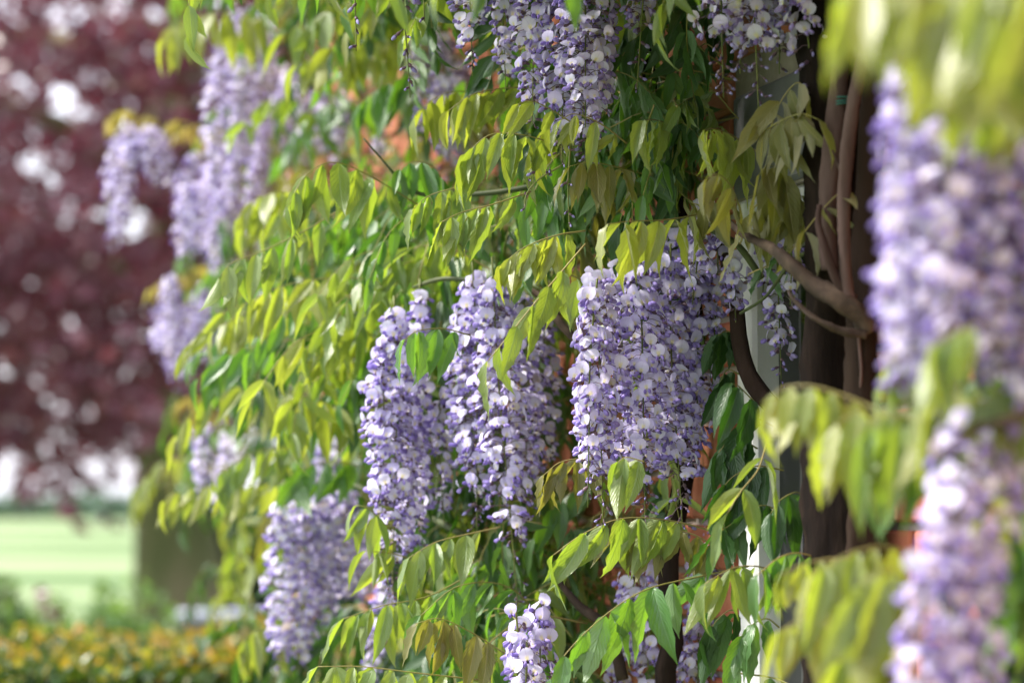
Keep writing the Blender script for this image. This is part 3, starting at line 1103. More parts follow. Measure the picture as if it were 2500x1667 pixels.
main.stem('branch', px((1430, 1560, 3.6), (1400, 1450, 3.62), (1330, 1390, 3.66), (1280, 1330, 3.72)), 0.010, 0.005, M['bark_twig'], 9, 0.15, 20, 11)
main.stem('branch', px((1340, 800, 3.62), (1290, 745, 3.66), (1240, 680, 3.7), (1150, 645, 3.72)), 0.008, 0.004, M['bark_twig'], 8, 0.15, 20, 13)
main.stem('branch', px((1560, 480, 3.6), (1360, 560, 3.65), (1150, 640, 3.7), (1020, 640, 3.76), (950, 660, 3.82)), 0.006, 0.003, M['shoot'], 8, 0.1, 30, 14)
main.stem('branch', px((1500, 300, 3.6), (1250, 420, 3.6), (1010, 450, 3.66), (930, 432, 3.68)), 0.006, 0.003, M['shoot'], 8, 0.1, 30, 15)
main.stem('twig', px((935, 440, 3.68), (905, 400, 3.66), (880, 370, 3.66), (835, 318, 3.66)), 0.0026, 0.0012, M['shoot'], 6, 0.1, 14, 16)
main.stem('branch', px((1100, 1000, 4.4), (900, 1000, 4.2), (760, 930, 4.3), (640, 880, 4.4)), 0.007, 0.003, M['shoot'], 8, 0.1, 24, 17)
main.stem('branch', px((1150, 1300, 3.9), (1050, 1220, 3.9), (900, 1150, 4.2), (760, 1090, 4.5)), 0.007, 0.003, M['shoot'], 8, 0.1, 24, 18)
main.stem('branch', px((1750, 640, 3.3), (1690, 560, 3.3), (1600, 520, 3.35), (1480, 520, 3.4)), 0.005, 0.003, M['shoot'], 8, 0.1, 20, 19)
main.stem('branch', px((1900, 560, 3.05), (1820, 600, 3.1), (1760, 680, 3.2), (1700, 720, 3.25)), 0.003, 0.002, M['shoot'], 6, 0.1, 16, 20)

# racemes: (u top, v top, u tip, v tip, half width px, depth, opened share, density)
RAC = [
    # the sharp cluster in the middle
    (1378, 600, 1385, 1165, 72, 3.30, 0.86, 1.05), (1372, 640, 1350, 1110, 56, 3.27, 0.95, 0.8), (1470, 565, 1482, 1150, 84, 3.34, 0.88, 1.1),
    (1540, 560, 1572, 1225, 76, 3.38, 0.80, 1.1), (1420, 600, 1435, 1060, 70, 3.42, 0.94, 1.0), (1595, 540, 1600, 1040, 66, 3.44, 0.95, 1.0), (1560, 500, 1545, 980, 70, 3.46, 0.96, 0.9),
    (1640, 480, 1640, 790, 52, 3.42, 0.98, 0.9), (1680, 590, 1690, 745, 44, 3.36, 0.98, 0.9), (1620, 490, 1590, 700, 50, 3.36, 0.98, 0.7),
    # left of it
    (905, 680, 900, 1345, 72, 3.72, 0.86, 1.1), (880, 780, 878, 1180, 60, 3.72, 0.97, 0.9), (965, 640, 965, 1180, 52, 3.80, 0.92, 0.9), (935, 860, 955, 1290, 50, 3.76, 0.9, 0.8),
    (1085, 600, 1095, 1170, 78, 3.66, 0.88, 1.1), (1130, 590, 1190, 1340, 74, 3.62, 0.84, 1.05), (1060, 760, 1075, 1080, 52, 3.68, 0.97, 0.9), (1200, 620, 1215, 1130, 66, 3.72, 0.93, 1.0),
    (1255, 680, 1245, 1060, 50, 3.78, 0.94, 0.8), (1010, 900, 1020, 1150, 40, 3.8, 0.95, 0.7),
    # along the top
    (1228, -190, 1222, 285, 64, 3.36, 0.97, 1.1), (1290, -200, 1290, 375, 74, 3.33, 0.95, 1.1), (1338, -200, 1345, 390, 70, 3.29, 0.92, 1.1), (1385, -180, 1375, 330, 54, 3.36, 0.93, 0.9),
    (1340, 160, 1350, 380, 36, 3.42, 0.75, 0.7),
    (1085, -190, 1085, 175, 54, 3.46, 0.86, 1.0), (1160, -160, 1162, 215, 42, 3.5, 0.93, 0.9), (1490, -200, 1462, 215, 50, 3.3, 0.70, 0.85),
    (1640, -210, 1662, 225, 76, 3.14, 0.76, 0.95), (1735, -210, 1742, 250, 80, 3.12, 0.76, 0.95), (1690, -210, 1700, 170, 66, 3.2, 0.88, 0.9),
    (1810, -210, 1882, 315, 70, 3.06, 0.64, 0.9), (1840, -200, 1850, 170, 56, 3.12, 0.82, 0.85), (1780, -200, 1790, 170, 60, 3.16, 0.9, 0.8),
    (1010, 60, 1030, 420, 50, 4.55, 0.95, 1.0), (960, 90, 975, 330, 40, 4.7, 0.95, 0.9), (1060, 140, 1070, 400, 42, 4.6, 0.95, 0.9),
    # bottom
    (1185, 1400, 1185, 1720, 52, 3.38, 0.97, 1.1), (1240, 1385, 1245, 1730, 50, 3.42, 0.97, 1.1), (1210, 1470, 1200, 1740, 60, 3.36, 0.97, 1.0),
    (1450, 1210, 1440, 1560, 56, 3.66, 0.93, 1.0), (1500, 1330, 1490, 1640, 50, 3.64, 0.93, 0.9), (1620, 1250, 1600, 1680, 52, 3.6, 0.93, 0.9), (1560, 1450, 1560, 1700, 44, 3.62, 0.95, 0.8),
    (1655, 1180, 1640, 1450, 40, 3.62, 0.95, 0.7), (1425, 1480, 1430, 1690, 40, 3.68, 0.95, 0.8),
    # beside the window
    (1790, 440, 1795, 890, 52, 3.34, 0.88, 0.85), (1760, 470, 1750, 700, 40, 3.42, 0.95, 0.6), (1830, 470, 1815, 700, 36, 3.26, 0.9, 0.6),
    # lower left, softer
    (640, 1150, 645, 1550, 54, 4.4, 0.95, 1.0), (692, 1140, 690, 1540, 56, 4.42, 0.95, 1.0), (745, 1120, 740, 1450, 58, 4.45, 0.95, 1.0), (800, 1120, 800, 1410, 54, 4.5, 0.95, 1.0), (770, 1110, 765, 1420, 50, 4.6, 0.95, 1.0),
    (840, 1180, 840, 1400, 42, 4.9, 0.95, 0.9), (880, 1330, 880, 1520, 36, 4.2, 0.95, 0.8), (860, 1440, 850, 1560, 36, 4.3, 0.95, 0.8), (470, 980, 465, 1150, 34, 5.4, 0.95, 0.9), (520, 1010, 500, 1180, 30, 5.5, 0.95, 0.9), (740, 1040, 735, 1150, 30, 4.9, 0.95, 0.8), (780, 1020, 775, 1110, 26, 4.9, 0.95, 0.8),
    # upper left behind the leaves
    (700, 150, 700, 330, 36, 5.6, 0.95, 0.9), (745, 190, 750, 370, 36, 5.5, 0.95, 0.9), (790, 220, 770, 380, 36, 5.3, 0.95, 0.9), (660, 180, 655, 320, 34, 5.8, 0.95, 0.9), (880, 220, 870, 360, 34, 5.0, 0.95, .9),
]
for i, (u0, v0, u1, v1, hw, d, bl, de) in enumerate(RAC):
    sw = rng.uniform(-10, 10)
    if i < 20 and bl < 0.97:
        v1 += 55
    pts = px((u0, v0, d), ((u0 * 2 + u1) / 3 + sw, (v0 * 2 + v1) / 3, d + rng.uniform(-.02, .02)), ((u0 + u1 * 2) / 3 + sw * 0.5, (v0 + v1 * 2) / 3, d), (u1, v1, d))
    main.raceme(pts, hw * PX * d, bl, de, i)
# sparse bud racemes
main.raceme(px((812, -90, 3.36), (816, 20, 3.36), (818, 118, 3.36)), 26 * PX * 3.36, 0.0, 0.5, 201, 0.0, True, 1.4)
main.raceme(px((920, -140, 3.34), (928, 30, 3.34), (935, 120, 3.34), (942, 225, 3.34)), 46 * PX * 3.34, 0.46, 0.75, 202, 0.0, False, 1.2)
main.raceme(px((970, -100, 3.4), (975, 50, 3.4)), 26 * PX * 3.4, 0.0, 0.5, 203, 0.0, True, 1.4)
main.raceme(px((1290, 380, 3.3), (1240, 410, 3.3), (1210, 445, 3.3), (1205, 480, 3.3)), 24 * PX * 3.3, 0.0, 1.5, 204, 0.0, True)
main.raceme(px((1310, 330, 3.28), (1305, 430, 3.28), (1308, 530, 3.28)), 30 * PX * 3.28, 0.1, 1.0, 205, 0.0, True)

# leaves that can be told apart: rachis points (u, v, depth), leaflet length, pairs, kind
LV = [
    ([(960, 470, 3.66), (850, 405, 3.62), (765, 372, 3.60), (700, 405, 3.58), (665, 470, 3.56)], .074, 6, 'leaf_mid', 1.15),
    ([(800, 470, 3.72), (700, 530, 3.70), (600, 578, 3.70), (530, 605, 3.70), (503, 640, 3.70)], .072, 6, 'leaf_mid', 1.15),
    ([(1220, 440, 3.36), (1130, 470, 3.34), (1060, 488, 3.33), (1015, 510, 3.32)], .066, 5, 'leaf_mid', 1.2),
    ([(1345, 530, 3.26), (1280, 540, 3.25), (1205, 568, 3.25), (1150, 610, 3.25)], .060, 6, 'leaf_young', 1.25),
    ([(1290, 335, 3.40), (1200, 310, 3.38), (1125, 310, 3.38), (1070, 355, 3.38)], .078, 5, 'leaf_mid', 1.2),
    ([(1120, 410, 3.48), (1050, 430, 3.46), (985, 450, 3.46), (950, 480, 3.45)], .066, 5, 'leaf_mid', 1.2),
    ([(1340, 300, 3.30), (1270, 255, 3.28), (1220, 232, 3.27), (1190, 240, 3.26)], .054, 3, 'leaf_young', 1.3),
    ([(1440, 330, 3.28), (1380, 285, 3.26), (1320, 262, 3.25), (1290, 275, 3.24)], .054, 3, 'leaf_young', 1.25),
    ([(1600, 330, 3.42), (1545, 290, 3.34), (1500, 275, 3.28), (1478, 278, 3.24)], .074, 4, 'leaf_mid', 1.0),
    ([(1740, 350, 3.30), (1680, 310, 3.24), (1640, 296, 3.20), (1618, 300, 3.16)], .078, 5, 'leaf_young', 1.3),
    ([(1620, 490, 3.30), (1530, 505, 3.22), (1450, 508, 3.18), (1395, 515, 3.15)], .078, 4, 'leaf_young', 1.05),
    ([(1480, 400, 3.34), (1420, 385, 3.30), (1355, 372, 3.28), (1310, 382, 3.27)], .064, 4, 'leaf_bronze', 1.2),
    ([(1345, 560, 3.24), (1285, 630, 3.22), (1225, 700, 3.20), (1165, 775, 3.18), (1120, 830, 3.17)], .076, 4, 'leaf_mid', 0.75),
    ([(1080, 770, 3.52), (1020, 755, 3.50), (960, 760, 3.48), (930, 780, 3.47)], .072, 3, 'leaf_green', 0.9),
    ([(1640, 1220, 3.36), (1540, 1195, 3.34), (1430, 1190, 3.32), (1340, 1225, 3.31), (1270, 1275, 3.30)], .076, 6, 'leaf_mid', 1.15),
    ([(1690, 1290, 3.36), (1600, 1230, 3.36), (1520, 1215, 3.36), (1420, 1230, 3.36)], .066, 5, 'leaf_bronze', 1.2),
    ([(1720, 1300, 3.26), (1600, 1325, 3.22), (1480, 1355, 3.18), (1380, 1420, 3.16), (1300, 1500, 3.14), (1265, 1560, 3.14)], .082, 6, 'leaf_green', 0.9),
    ([(1800, 1320, 3.18), (1740, 1300, 3.14), (1680, 1305, 3.11), (1620, 1340, 3.09)], .074, 4, 'leaf_mid', 0.9),
    ([(1900, 1290, 3.02), (1840, 1270, 3.0), (1790, 1280, 2.98), (1740, 1320, 2.96)], .066, 4, 'leaf_green', 0.9),
    ([(1420, 1080, 3.42), (1350, 1055, 3.40), (1290, 1060, 3.39), (1250, 1090, 3.38)], .060, 4, 'leaf_bronze', 1.25),
    ([(1150, 1210, 3.60), (1080, 1225, 3.58), (1000, 1245, 3.56), (940, 1280, 3.55)], .076, 4, 'leaf_mid', 1.0),
    ([(1080, 1320, 3.60), (980, 1370, 3.58), (880, 1390, 3.56), (790, 1420, 3.55)], .074, 6, 'leaf_mid', 1.1),
    ([(1160, 1500, 3.40), (1080, 1450, 3.38), (1010, 1420, 3.37), (960, 1430, 3.36)], .070, 5, 'leaf_bronze', 1.1),
    ([(1100, 1560, 3.42), (960, 1545, 3.40), (830, 1530, 3.40), (730, 1530, 3.40)], .066, 6, 'leaf_mid', 1.1),
    ([(900, 1220, 3.68), (850, 1170, 3.66), (820, 1160, 3.66)], .066, 3, 'leaf_mid', 1.3),
    ([(960, 1290, 3.70), (900, 1270, 3.68), (840, 1265, 3.67)], .066, 3, 'leaf_mid', 1.1),
    ([(1140, 230, 3.78), (1060, 210, 3.74), (1000, 225, 3.72), (955, 265, 3.70)], .072, 5, 'leaf_young', 1.0),
    ([(1220, 200, 3.6), (1140, 205, 3.58), (1080, 220, 3.56), (1030, 255, 3.56)], .070, 5, 'leaf_young', 1.0),
    ([(1030, 440, 3.7), (990, 380, 3.68), (935, 375, 3.66), (905, 410, 3.66)], .074, 4, 'leaf_green', 0.8),
    ([(1760, 330, 3.12), (1790, 240, 3.08), (1830, 190, 3.05), (1850, 210, 3.04)], .080, 4, 'leaf_bronze', 1.3),
    ([(1730, 320, 3.08), (1790, 280, 3.04), (1840, 262, 3.0), (1880, 275, 2.98)], .074, 5, 'leaf_bronze', 1.35),
    ([(1700, 480, 3.14), (1680, 430, 3.1), (1650, 400, 3.08), (1625, 410, 3.07)], .060, 3, 'leaf_bronze', 1.4),
    ([(1840, 480, 3.12), (1800, 400, 3.1), (1765, 380, 3.08), (1745, 400, 3.07)], .074, 4, 'leaf_bronze', 1.4),
    ([(1700, 560, 3.2), (1730, 480, 3.16), (1790, 440, 3.12), (1840, 450, 3.1)], .080, 4, 'leaf_bronze', 1.2),
    ([(1800, 600, 3.1), (1850, 530, 3.02), (1890, 480, 2.98), (1930, 440, 2.95)], .062, 3, 'leaf_bronze', 0.9),
    ([(1720, 630, 3.22), (1780, 600, 3.16), (1830, 545, 3.1), (1850, 520, 3.08)], .058, 2, 'leaf_old_shade', 0.7),
    ([(1560, 440, 3.36), (1600, 470, 3.3), (1640, 455, 3.26), (1660, 450, 3.25)], .066, 3, 'leaf_bronze', 0.8),
    # left mass, softer
    ([(860, 640, 4.0), (740, 640, 3.98), (640, 660, 3.98), (560, 700, 3.98)], .074, 6, 'leaf_young', 1.1),
    ([(880, 800, 4.0), (820, 740, 3.96), (780, 720, 3.94), (750, 740, 3.93)], .080, 3, 'leaf_mid', 1.0),
    ([(860, 800, 4.2), (720, 780, 4.2), (600, 790, 4.2), (500, 830, 4.2), (455, 870, 4.2)], .072, 6, 'leaf_green', 0.9),
    ([(840, 860, 4.1), (780, 800, 4.08), (740, 780, 4.06), (700, 800, 4.05)], .080, 4, 'leaf_young', 1.0),
    ([(820, 930, 4.3), (660, 900, 4.35), (540, 890, 4.4), (460, 920, 4.4), (405, 1000, 4.4)], .078, 6, 'leaf_young', 1.0),
    ([(820, 980, 4.2), (760, 930, 4.15), (700, 910, 4.1), (650, 930, 4.1)], .080, 4, 'leaf_young', 0.9),
    ([(700, 1120, 4.6), (600, 1110, 4.6), (500, 1115, 4.62), (420, 1125, 4.62), (378, 1150, 4.62)], .066, 6, 'leaf_young', 1.3),
    ([(720, 1040, 4.5), (620, 1030, 4.5), (540, 1060, 4.5), (490, 1100, 4.5)], .072, 5, 'leaf_mid', 1.1),
    ([(860, 1080, 4.3), (780, 1060, 4.3), (710, 1070, 4.3), (650, 1110, 4.3)], .078, 5, 'leaf_green', 0.9),
    ([(800, 700, 4.3), (660, 690, 4.3), (560, 720, 4.3), (490, 760, 4.3)], .070, 6, 'leaf_young', 1.0),
    ([(700, 1480, 4.5), (640, 1440, 4.5), (580, 1450, 4.5), (550, 1490, 4.5)], .070, 4, 'leaf_young', 1.1),
    # upper left behind the bud racemes
    ([(660, 60, 5.2), (540, 30, 5.2), (450, 40, 5.2), (375, 90, 5.2)], .090, 6, 'leaf_young', 1.2),
    ([(700, -80, 5.0), (600, -90, 5.0), (520, -80, 5.0), (470, -40, 5.0)], .08, 5, 'leaf_green', 1.1),
    ([(1000, 20, 4.6), (860, 20, 4.6), (740, 30, 4.6), (650, 80, 4.6)], .085, 6, 'leaf_mid', 1.2),
    ([(960, 110, 4.5), (860, 100, 4.5), (760, 110, 4.5), (680, 150, 4.5)], .085, 6, 'leaf_young', 1.2),
    ([(980, 160, 4.4), (920, 180, 4.4), (860, 210, 4.4), (830, 240, 4.4)], .10, 4, 'leaf_green', 1.1),
    ([(720, 440, 4.5), (640, 440, 4.5), (580, 460, 4.5), (550, 500, 4.5)], .075, 5, 'leaf_young', 1.1),
    # gaps near the bottom
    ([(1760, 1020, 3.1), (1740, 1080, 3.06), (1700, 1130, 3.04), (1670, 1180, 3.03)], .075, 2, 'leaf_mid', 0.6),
    ([(1740, 930, 3.2), (1700, 890, 3.18), (1680, 880, 3.16)], .085, 2, 'leaf_old_shade', 1.0),
    ([(1700, 860, 3.38), (1670, 850, 3.38), (1650, 890, 3.37)], .07, 3, 'leaf_old_shade', 1.0),
    ([(1780, 980, 3.3), (1730, 960, 3.29), (1690, 990, 3.28), (1650, 1040, 3.27)], .08, 4, 'leaf_old_shade', 0.9),
    ([(1800, 1080, 3.26), (1740, 1070, 3.25), (1690, 1090, 3.24), (1650, 1130, 3.23)], .08, 4, 'leaf_old_shade', 0.9),
    ([(1800, 1180, 3.24), (1750, 1160, 3.22), (1700, 1190, 3.21), (1640, 1230, 3.2)], .08, 4, 'leaf_old_shade', 0.8),
    ([(1690, 780, 3.4), (1670, 760, 3.4), (1650, 770, 3.39)], .07, 3, 'leaf_old_shade', 1.0),
    ([(1700, 1420, 3.32), (1680, 1400, 3.3), (1650, 1420, 3.3), (1620, 1460, 3.3)], .075, 3, 'leaf_old_shade', 1.0),
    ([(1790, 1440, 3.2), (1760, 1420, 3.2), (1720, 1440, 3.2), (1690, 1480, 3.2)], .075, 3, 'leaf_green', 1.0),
    ([(1740, 1030, 3.36), (1700, 1010, 3.36), (1660, 1040, 3.35)], .08, 3, 'leaf_old_shade', 1.1),
    ([(1850, 1150, 3.14), (1830, 1130, 3.12), (1790, 1150, 3.1), (1770, 1180, 3.1)], .07, 3, 'leaf_old_shade', 1.1),

    ([(1480, 1060, 3.2), (1440, 1050, 3.2), (1420, 1060, 3.2)], .07, 2, 'leaf_mid', 1.2),
]
# the sharpest leaves first, so that their leaflets are the ones built singly
order = sorted(range(len(LV)), key=lambda i: abs(LV[i][0][-1][2] - 3.3))
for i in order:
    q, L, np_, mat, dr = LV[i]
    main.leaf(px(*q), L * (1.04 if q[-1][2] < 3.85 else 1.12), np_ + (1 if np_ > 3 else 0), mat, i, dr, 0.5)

# loose leaves filling the plant between its outer face and the wall
LEFT = np.array([(-100, 880), (0, 880), (150, 940), (330, 1000), (400, 900), (450, 800), (560, 700), (700, 660), (850, 620), (1000, 590), (1100, 620), (1170, 760), (1210, 900), (1320, 960), (1400, 960), (1480, 840), (1700, 800)], float)
FRONT = np.array([(350, 5.0), (500, 4.5), (700, 4.15), (900, 3.95), (1100, 3.72), (1400, 3.46), (1700, 3.28), (1900, 3.12), (2000, 3.0)], float)
lr = np.random.default_rng(77)
cnt = 0
FOOT = np.array([r[:6] for r in RAC])


def project(w):
    d = (w[1]) * math.cos(PITCH) + (w[2] - EYE) * math.sin(PITCH)
    b = -(w[1]) * math.sin(PITCH) + (w[2] - EYE) * math.cos(PITCH)
    q = 2352.0 / 2500.0
    return (w[0] / d / K + 1250) * q, (833.5 - b / d / K) * q, d


def hides(p, head, s, foot, slack=0.04):
    """would a loose leaf growing from p stand before one of the racemes?"""
    for t in (0.1, 0.35, 0.6, 0.85, 1.0):
        for dz in (0.02, -0.04, -0.09):
            w = p + np.array((math.cos(head), math.sin(head), 0)) * 0.27 * s * t + Z * (dz * (0.4 + t))
            u, v, d = project(w)
            f = np.clip((v - foot[:, 1]) / (foot[:, 3] - foot[:, 1]), 0, 1)
            uc = foot[:, 0] + (foot[:, 2] - foot[:, 0]) * f
            inside = (np.abs(u - uc) < foot[:, 4] + 22) & (v > foot[:, 1] + 25) & (v < foot[:, 3] + 10) & (d < foot[:, 5] + slack)
            if inside.any():
                return True
            if u > 1690 and 430 < v < 1250:
                return True
    return False


tries = 0
while cnt < 300 and tries < 6000:
    tries += 1
    v = lr.uniform(-120, 1680)
    u = lr.uniform(np.interp(v, LEFT[:, 0], LEFT[:, 1]), 1840)
    if u > 1600 and v > 850 and lr.uniform() < 0.8:
        continue
    d0 = np.interp(u, FRONT[:, 0], FRONT[:, 1])
    dw = WX / ((u * 2500 / 2352 - 1250) * K + WS)
    f = lr.uniform(0.06, 0.9)
    d = d0 + (dw - d0) * f
    p = P(u, v, d)
    head = math.atan2(wnrm[1], wnrm[0]) + lr.normal(0, 0.7)
    sc_ = lr.uniform(0.85, 1.15)
    if hides(p, head, sc_, FOOT):
        continue
    w = [0.18, 0.30, 0.34, 0.18, 0.0, 0.0] if f < 0.4 else [0.08, 0.24, 0.36, 0.32, 0.0, 0.0]  # darker greens deeper in: inner shade put into the leaf colours
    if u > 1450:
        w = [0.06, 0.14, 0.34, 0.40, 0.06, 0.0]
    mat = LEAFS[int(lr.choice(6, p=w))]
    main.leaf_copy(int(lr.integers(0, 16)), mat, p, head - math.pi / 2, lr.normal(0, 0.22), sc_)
    cnt += 1
# deeper, older leaves with inner shade painted in, then unseen shading leaves added above
cnt = tries = 0
while cnt < 420 and tries < 9000:
    tries += 1
    v = lr.uniform(-150, 1700)
    u = lr.uniform(np.interp(v, LEFT[:, 0], LEFT[:, 1]) + 60, 1960)
    dw = WX / ((u * 2500 / 2352 - 1250) * K + WS)
    off = lr.uniform(0.05, 0.38)
    p = P(u, v, dw) + wnrm * off
    if 1730 < u < 2010 and lr.uniform() < 0.75:
        continue
    head = math.atan2(wd[1], wd[0]) + (math.pi if lr.uniform() < 0.5 else 0) + lr.normal(0, 0.35)
    sc_ = lr.uniform(0.8, 1.1)
    if hides(p, head, sc_, FOOT, 0.02):
        continue
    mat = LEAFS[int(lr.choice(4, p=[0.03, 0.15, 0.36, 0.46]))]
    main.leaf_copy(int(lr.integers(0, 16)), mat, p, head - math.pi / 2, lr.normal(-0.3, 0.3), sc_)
    cnt += 1
for i in range(330):
    y = lr.uniform(4.3, 7.1)
    w_ = HB + wd * (y * math.hypot(1, WS)) + wnrm * lr.uniform(0.03, 0.26) + Z * lr.uniform(0.9, 3.3)
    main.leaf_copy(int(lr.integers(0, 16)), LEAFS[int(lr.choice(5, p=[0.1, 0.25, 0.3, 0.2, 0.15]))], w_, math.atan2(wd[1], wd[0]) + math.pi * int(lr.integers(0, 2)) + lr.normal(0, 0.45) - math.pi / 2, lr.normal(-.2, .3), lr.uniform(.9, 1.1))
for i in range(420):  # unseen leaves above the view, added to shade the trunk
    y = lr.uniform(2.75, 4.3)
    w_ = HB + wd * (y * math.hypot(1, WS)) + wnrm * lr.uniform(0.02, 0.55) + Z * (lr.uniform(0.0, 0.7) + EYE + (1225 + 200) * K * y)
    main.leaf_copy(int(lr.integers(0, 16)), LEAFS[int(lr.choice(4, p=[0.1, 0.3, 0.35, 0.25]))], w_, math.atan2(wnrm[1], wnrm[0]) + lr.normal(0, 0.9) - math.pi / 2, lr.normal(0, .2), lr.uniform(.9, 1.2))
for i in range(520):  # more leaves out of view overhead, added to darken the interior
    y = lr.uniform(2.2, 6.5)
    w_ = HB + wd * (y * math.hypot(1, WS)) + wnrm * lr.uniform(0.05, 0.62) + Z * (lr.uniform(0.0, 1.0) + EYE + (1225 + 190) * K * y)
    main.leaf_copy(int(lr.integers(0, 16)), LEAFS[int(lr.choice(4, p=[0.2, 0.3, 0.3, 0.2]))], w_, math.atan2(wnrm[1], wnrm[0]) + lr.normal(0, 0.8) - math.pi / 2, lr.normal(0, .2), lr.uniform(.9, 1.2))
main.finish()

# ---- the part hanging at the far corner of the house
fb = np.array((-0.75, 7.0, 0.0))
far = Plant(fb, 'pale wisteria at the far corner of the house with golden young leaves')
far.stem('trunk', [(-0.62, 6.95, -0.05), (-0.60, 6.9, 1.0), (-0.55, 6.8, 2.0), (-0.62, 6.6, 2.9)], 0.04, 0.02, M['bark'], 12, 0.14, 40, 31)
far.stem('branch', [(-0.60, 6.7, 2.5)] + px((640, 250, 6.4), (480, 290, 6.4), (330, 285, 6.4), (250, 320, 6.35)), 0.012, 0.004, M['bark_twig'], 8, 0.1, 30, 32)
far.stem('branch', [(-0.57, 6.8, 2.0)] + px((600, 640, 6.5), (480, 650, 6.4), (390, 680, 6.35)), 0.010, 0.004, M['bark_twig'], 8, 0.1, 30, 33)
far.stem('branch', [(-0.60, 6.7, 2.7)] + px((640, 60, 6.1), (560, 20, 6.0), (470, 60, 5.9)), 0.012, 0.004, M['bark_twig'], 8, 0.1, 30, 34)
FR = [(560, 20, 545, 440, 44, 5.9), (510, 110, 490, 410, 40, 5.95), (610, 80, 600, 430, 40, 6.05), (585, 300, 590, 620, 34, 6.1), (540, 350, 525, 640, 34, 6.0), (640, 150, 635, 420, 36, 6.3),
      (300, 300, 255, 590, 32, 6.3), (270, 320, 245, 470, 32, 6.35), (340, 300, 365, 440, 36, 6.3), (310, 310, 310, 400, 36, 6.3), (370, 330, 390, 450, 26, 6.35), (440, 360, 432, 570, 38, 6.3), (480, 390, 470, 610, 36, 6.2), (510, 330, 520, 600, 34, 6.2), (415, 400, 410, 510, 28, 6.4),
      (400, 680, 412, 910, 36, 6.35), (450, 690, 432, 880, 36, 6.3), (375, 700, 372, 840, 28, 6.4), (490, 700, 490, 850, 34, 6.3), (440, 760, 420, 890, 30, 6.3), (530, 520, 525, 700, 30, 6.2), (430, 430, 425, 620, 34, 6.1), (500, 450, 500, 660, 34, 6.0), (465, 430, 455, 610, 34, 6.1), (390, 640, 395, 860, 36, 6.2), (470, 660, 460, 870, 36, 6.2),
      (660, 180, 655, 330, 34, 6.5), (720, 160, 715, 320, 34, 6.4), (560, 680, 560, 900, 30, 6.4), (690, 240, 690, 420, 34, 6.4)]
for i, (u0, v0, u1, v1, hw, d) in enumerate(FR):
    far.raceme(px((u0, v0, d), ((u0 + u1) / 2 + rng.uniform(-6, 6), (v0 + v1) / 2, d), (u1, v1, d)), hw * PX * d, 0.92, 0.9, 300 + i, 0.03)
FL = [(330, 280, 6.4, 'leaf_gold'), (280, 265, 6.4, 'leaf_gold'), (440, 300, 6.4, 'leaf_gold'), (400, 290, 6.45, 'leaf_gold'), (500, 310, 6.4, 'leaf_gold'), (420, 640, 6.4, 'leaf_gold'), (460, 620, 6.4, 'leaf_gold'), (380, 655, 6.4, 'leaf_gold'), (480, 655, 6.4, 'leaf_young'),
      (440, 920, 6.4, 'leaf_gold'), (470, 950, 6.4, 'leaf_gold'), (520, 450, 6.3, 'leaf_bronze'), (600, 480, 6.4, 'leaf_bronze'), (640, 420, 6.4, 'leaf_bronze'), (660, 350, 6.5, 'leaf_bronze'), (560, 640, 6.4, 'leaf_young'), (620, 560, 6.3, 'leaf_young'), (420, 60, 5.9, 'leaf_young'),
      (700, 20, 6.2, 'leaf_green'), (640, -40, 6.0, 'leaf_green'), (560, -50, 6.0, 'leaf_mid'), (520, 560, 6.4, 'leaf_young')]
for i, (u, v, d, mat) in enumerate(FL):
    p = P(u + 40, v - 6, d)
    a = P(u, v - 12, d - 0.05)
    b = P(u - 34, v + 10, d - 0.08)
    far.leaf([p, a, b], 0.062, 4, mat, 400 + i, 1.0, 0.6)
lr = np.random.default_rng(99)
for i in range(36):
    v = lr.uniform(-100, 1000)
    u = lr.uniform(760, 900)
    d = lr.uniform(6.3, 7.2)
    far.leaf_copy(int(lr.integers(0, 16)), LEAFS[int(lr.choice(5, p=[.25, .3, .2, .1, .15]))], P(u, v, d), math.atan2(wnrm[1], wnrm[0]) + lr.normal(0, 0.7) - math.pi / 2, lr.normal(0, .2), 1.0)
far.finish()

# ---- the shoots hanging in front of the wall, nearer along it
nb_ = np.array((0.78, 1.75, 0.0))
near = Plant(nb_, 'wisteria with long thick racemes hanging past the tied stems, away from the window')
near.stem('trunk', [(0.74, 1.75, -0.05), (0.73, 1.78, 0.9), (0.70, 1.80, 1.7), (0.62, 1.85, 2.3), (0.52, 1.9, 2.7)], 0.035, 0.018, M['bark'], 12, 0.14, 40, 41)
near.stem('branch', [(0.66, 1.83, 2.1)] + px((2300, 60, 1.95), (2180, 120, 1.95), (2060, 180, 1.95)), 0.008, 0.003, M['bark_twig'], 8, 0.1, 24, 42)
near.stem('branch', [(0.70, 1.80, 1.75)] + px((2330, 960, 1.95), (2220, 1000, 1.95), (2150, 1050, 1.95)), 0.007, 0.003, M['bark_twig'], 8, 0.1, 24, 43)
near.stem('branch', [(0.70, 1.81, 1.6)] + px((2160, 960, 2.2), (2040, 945, 2.3), (1990, 930, 2.35)), 0.004, 0.002, M['shoot'], 8, 0.1, 24, 44)
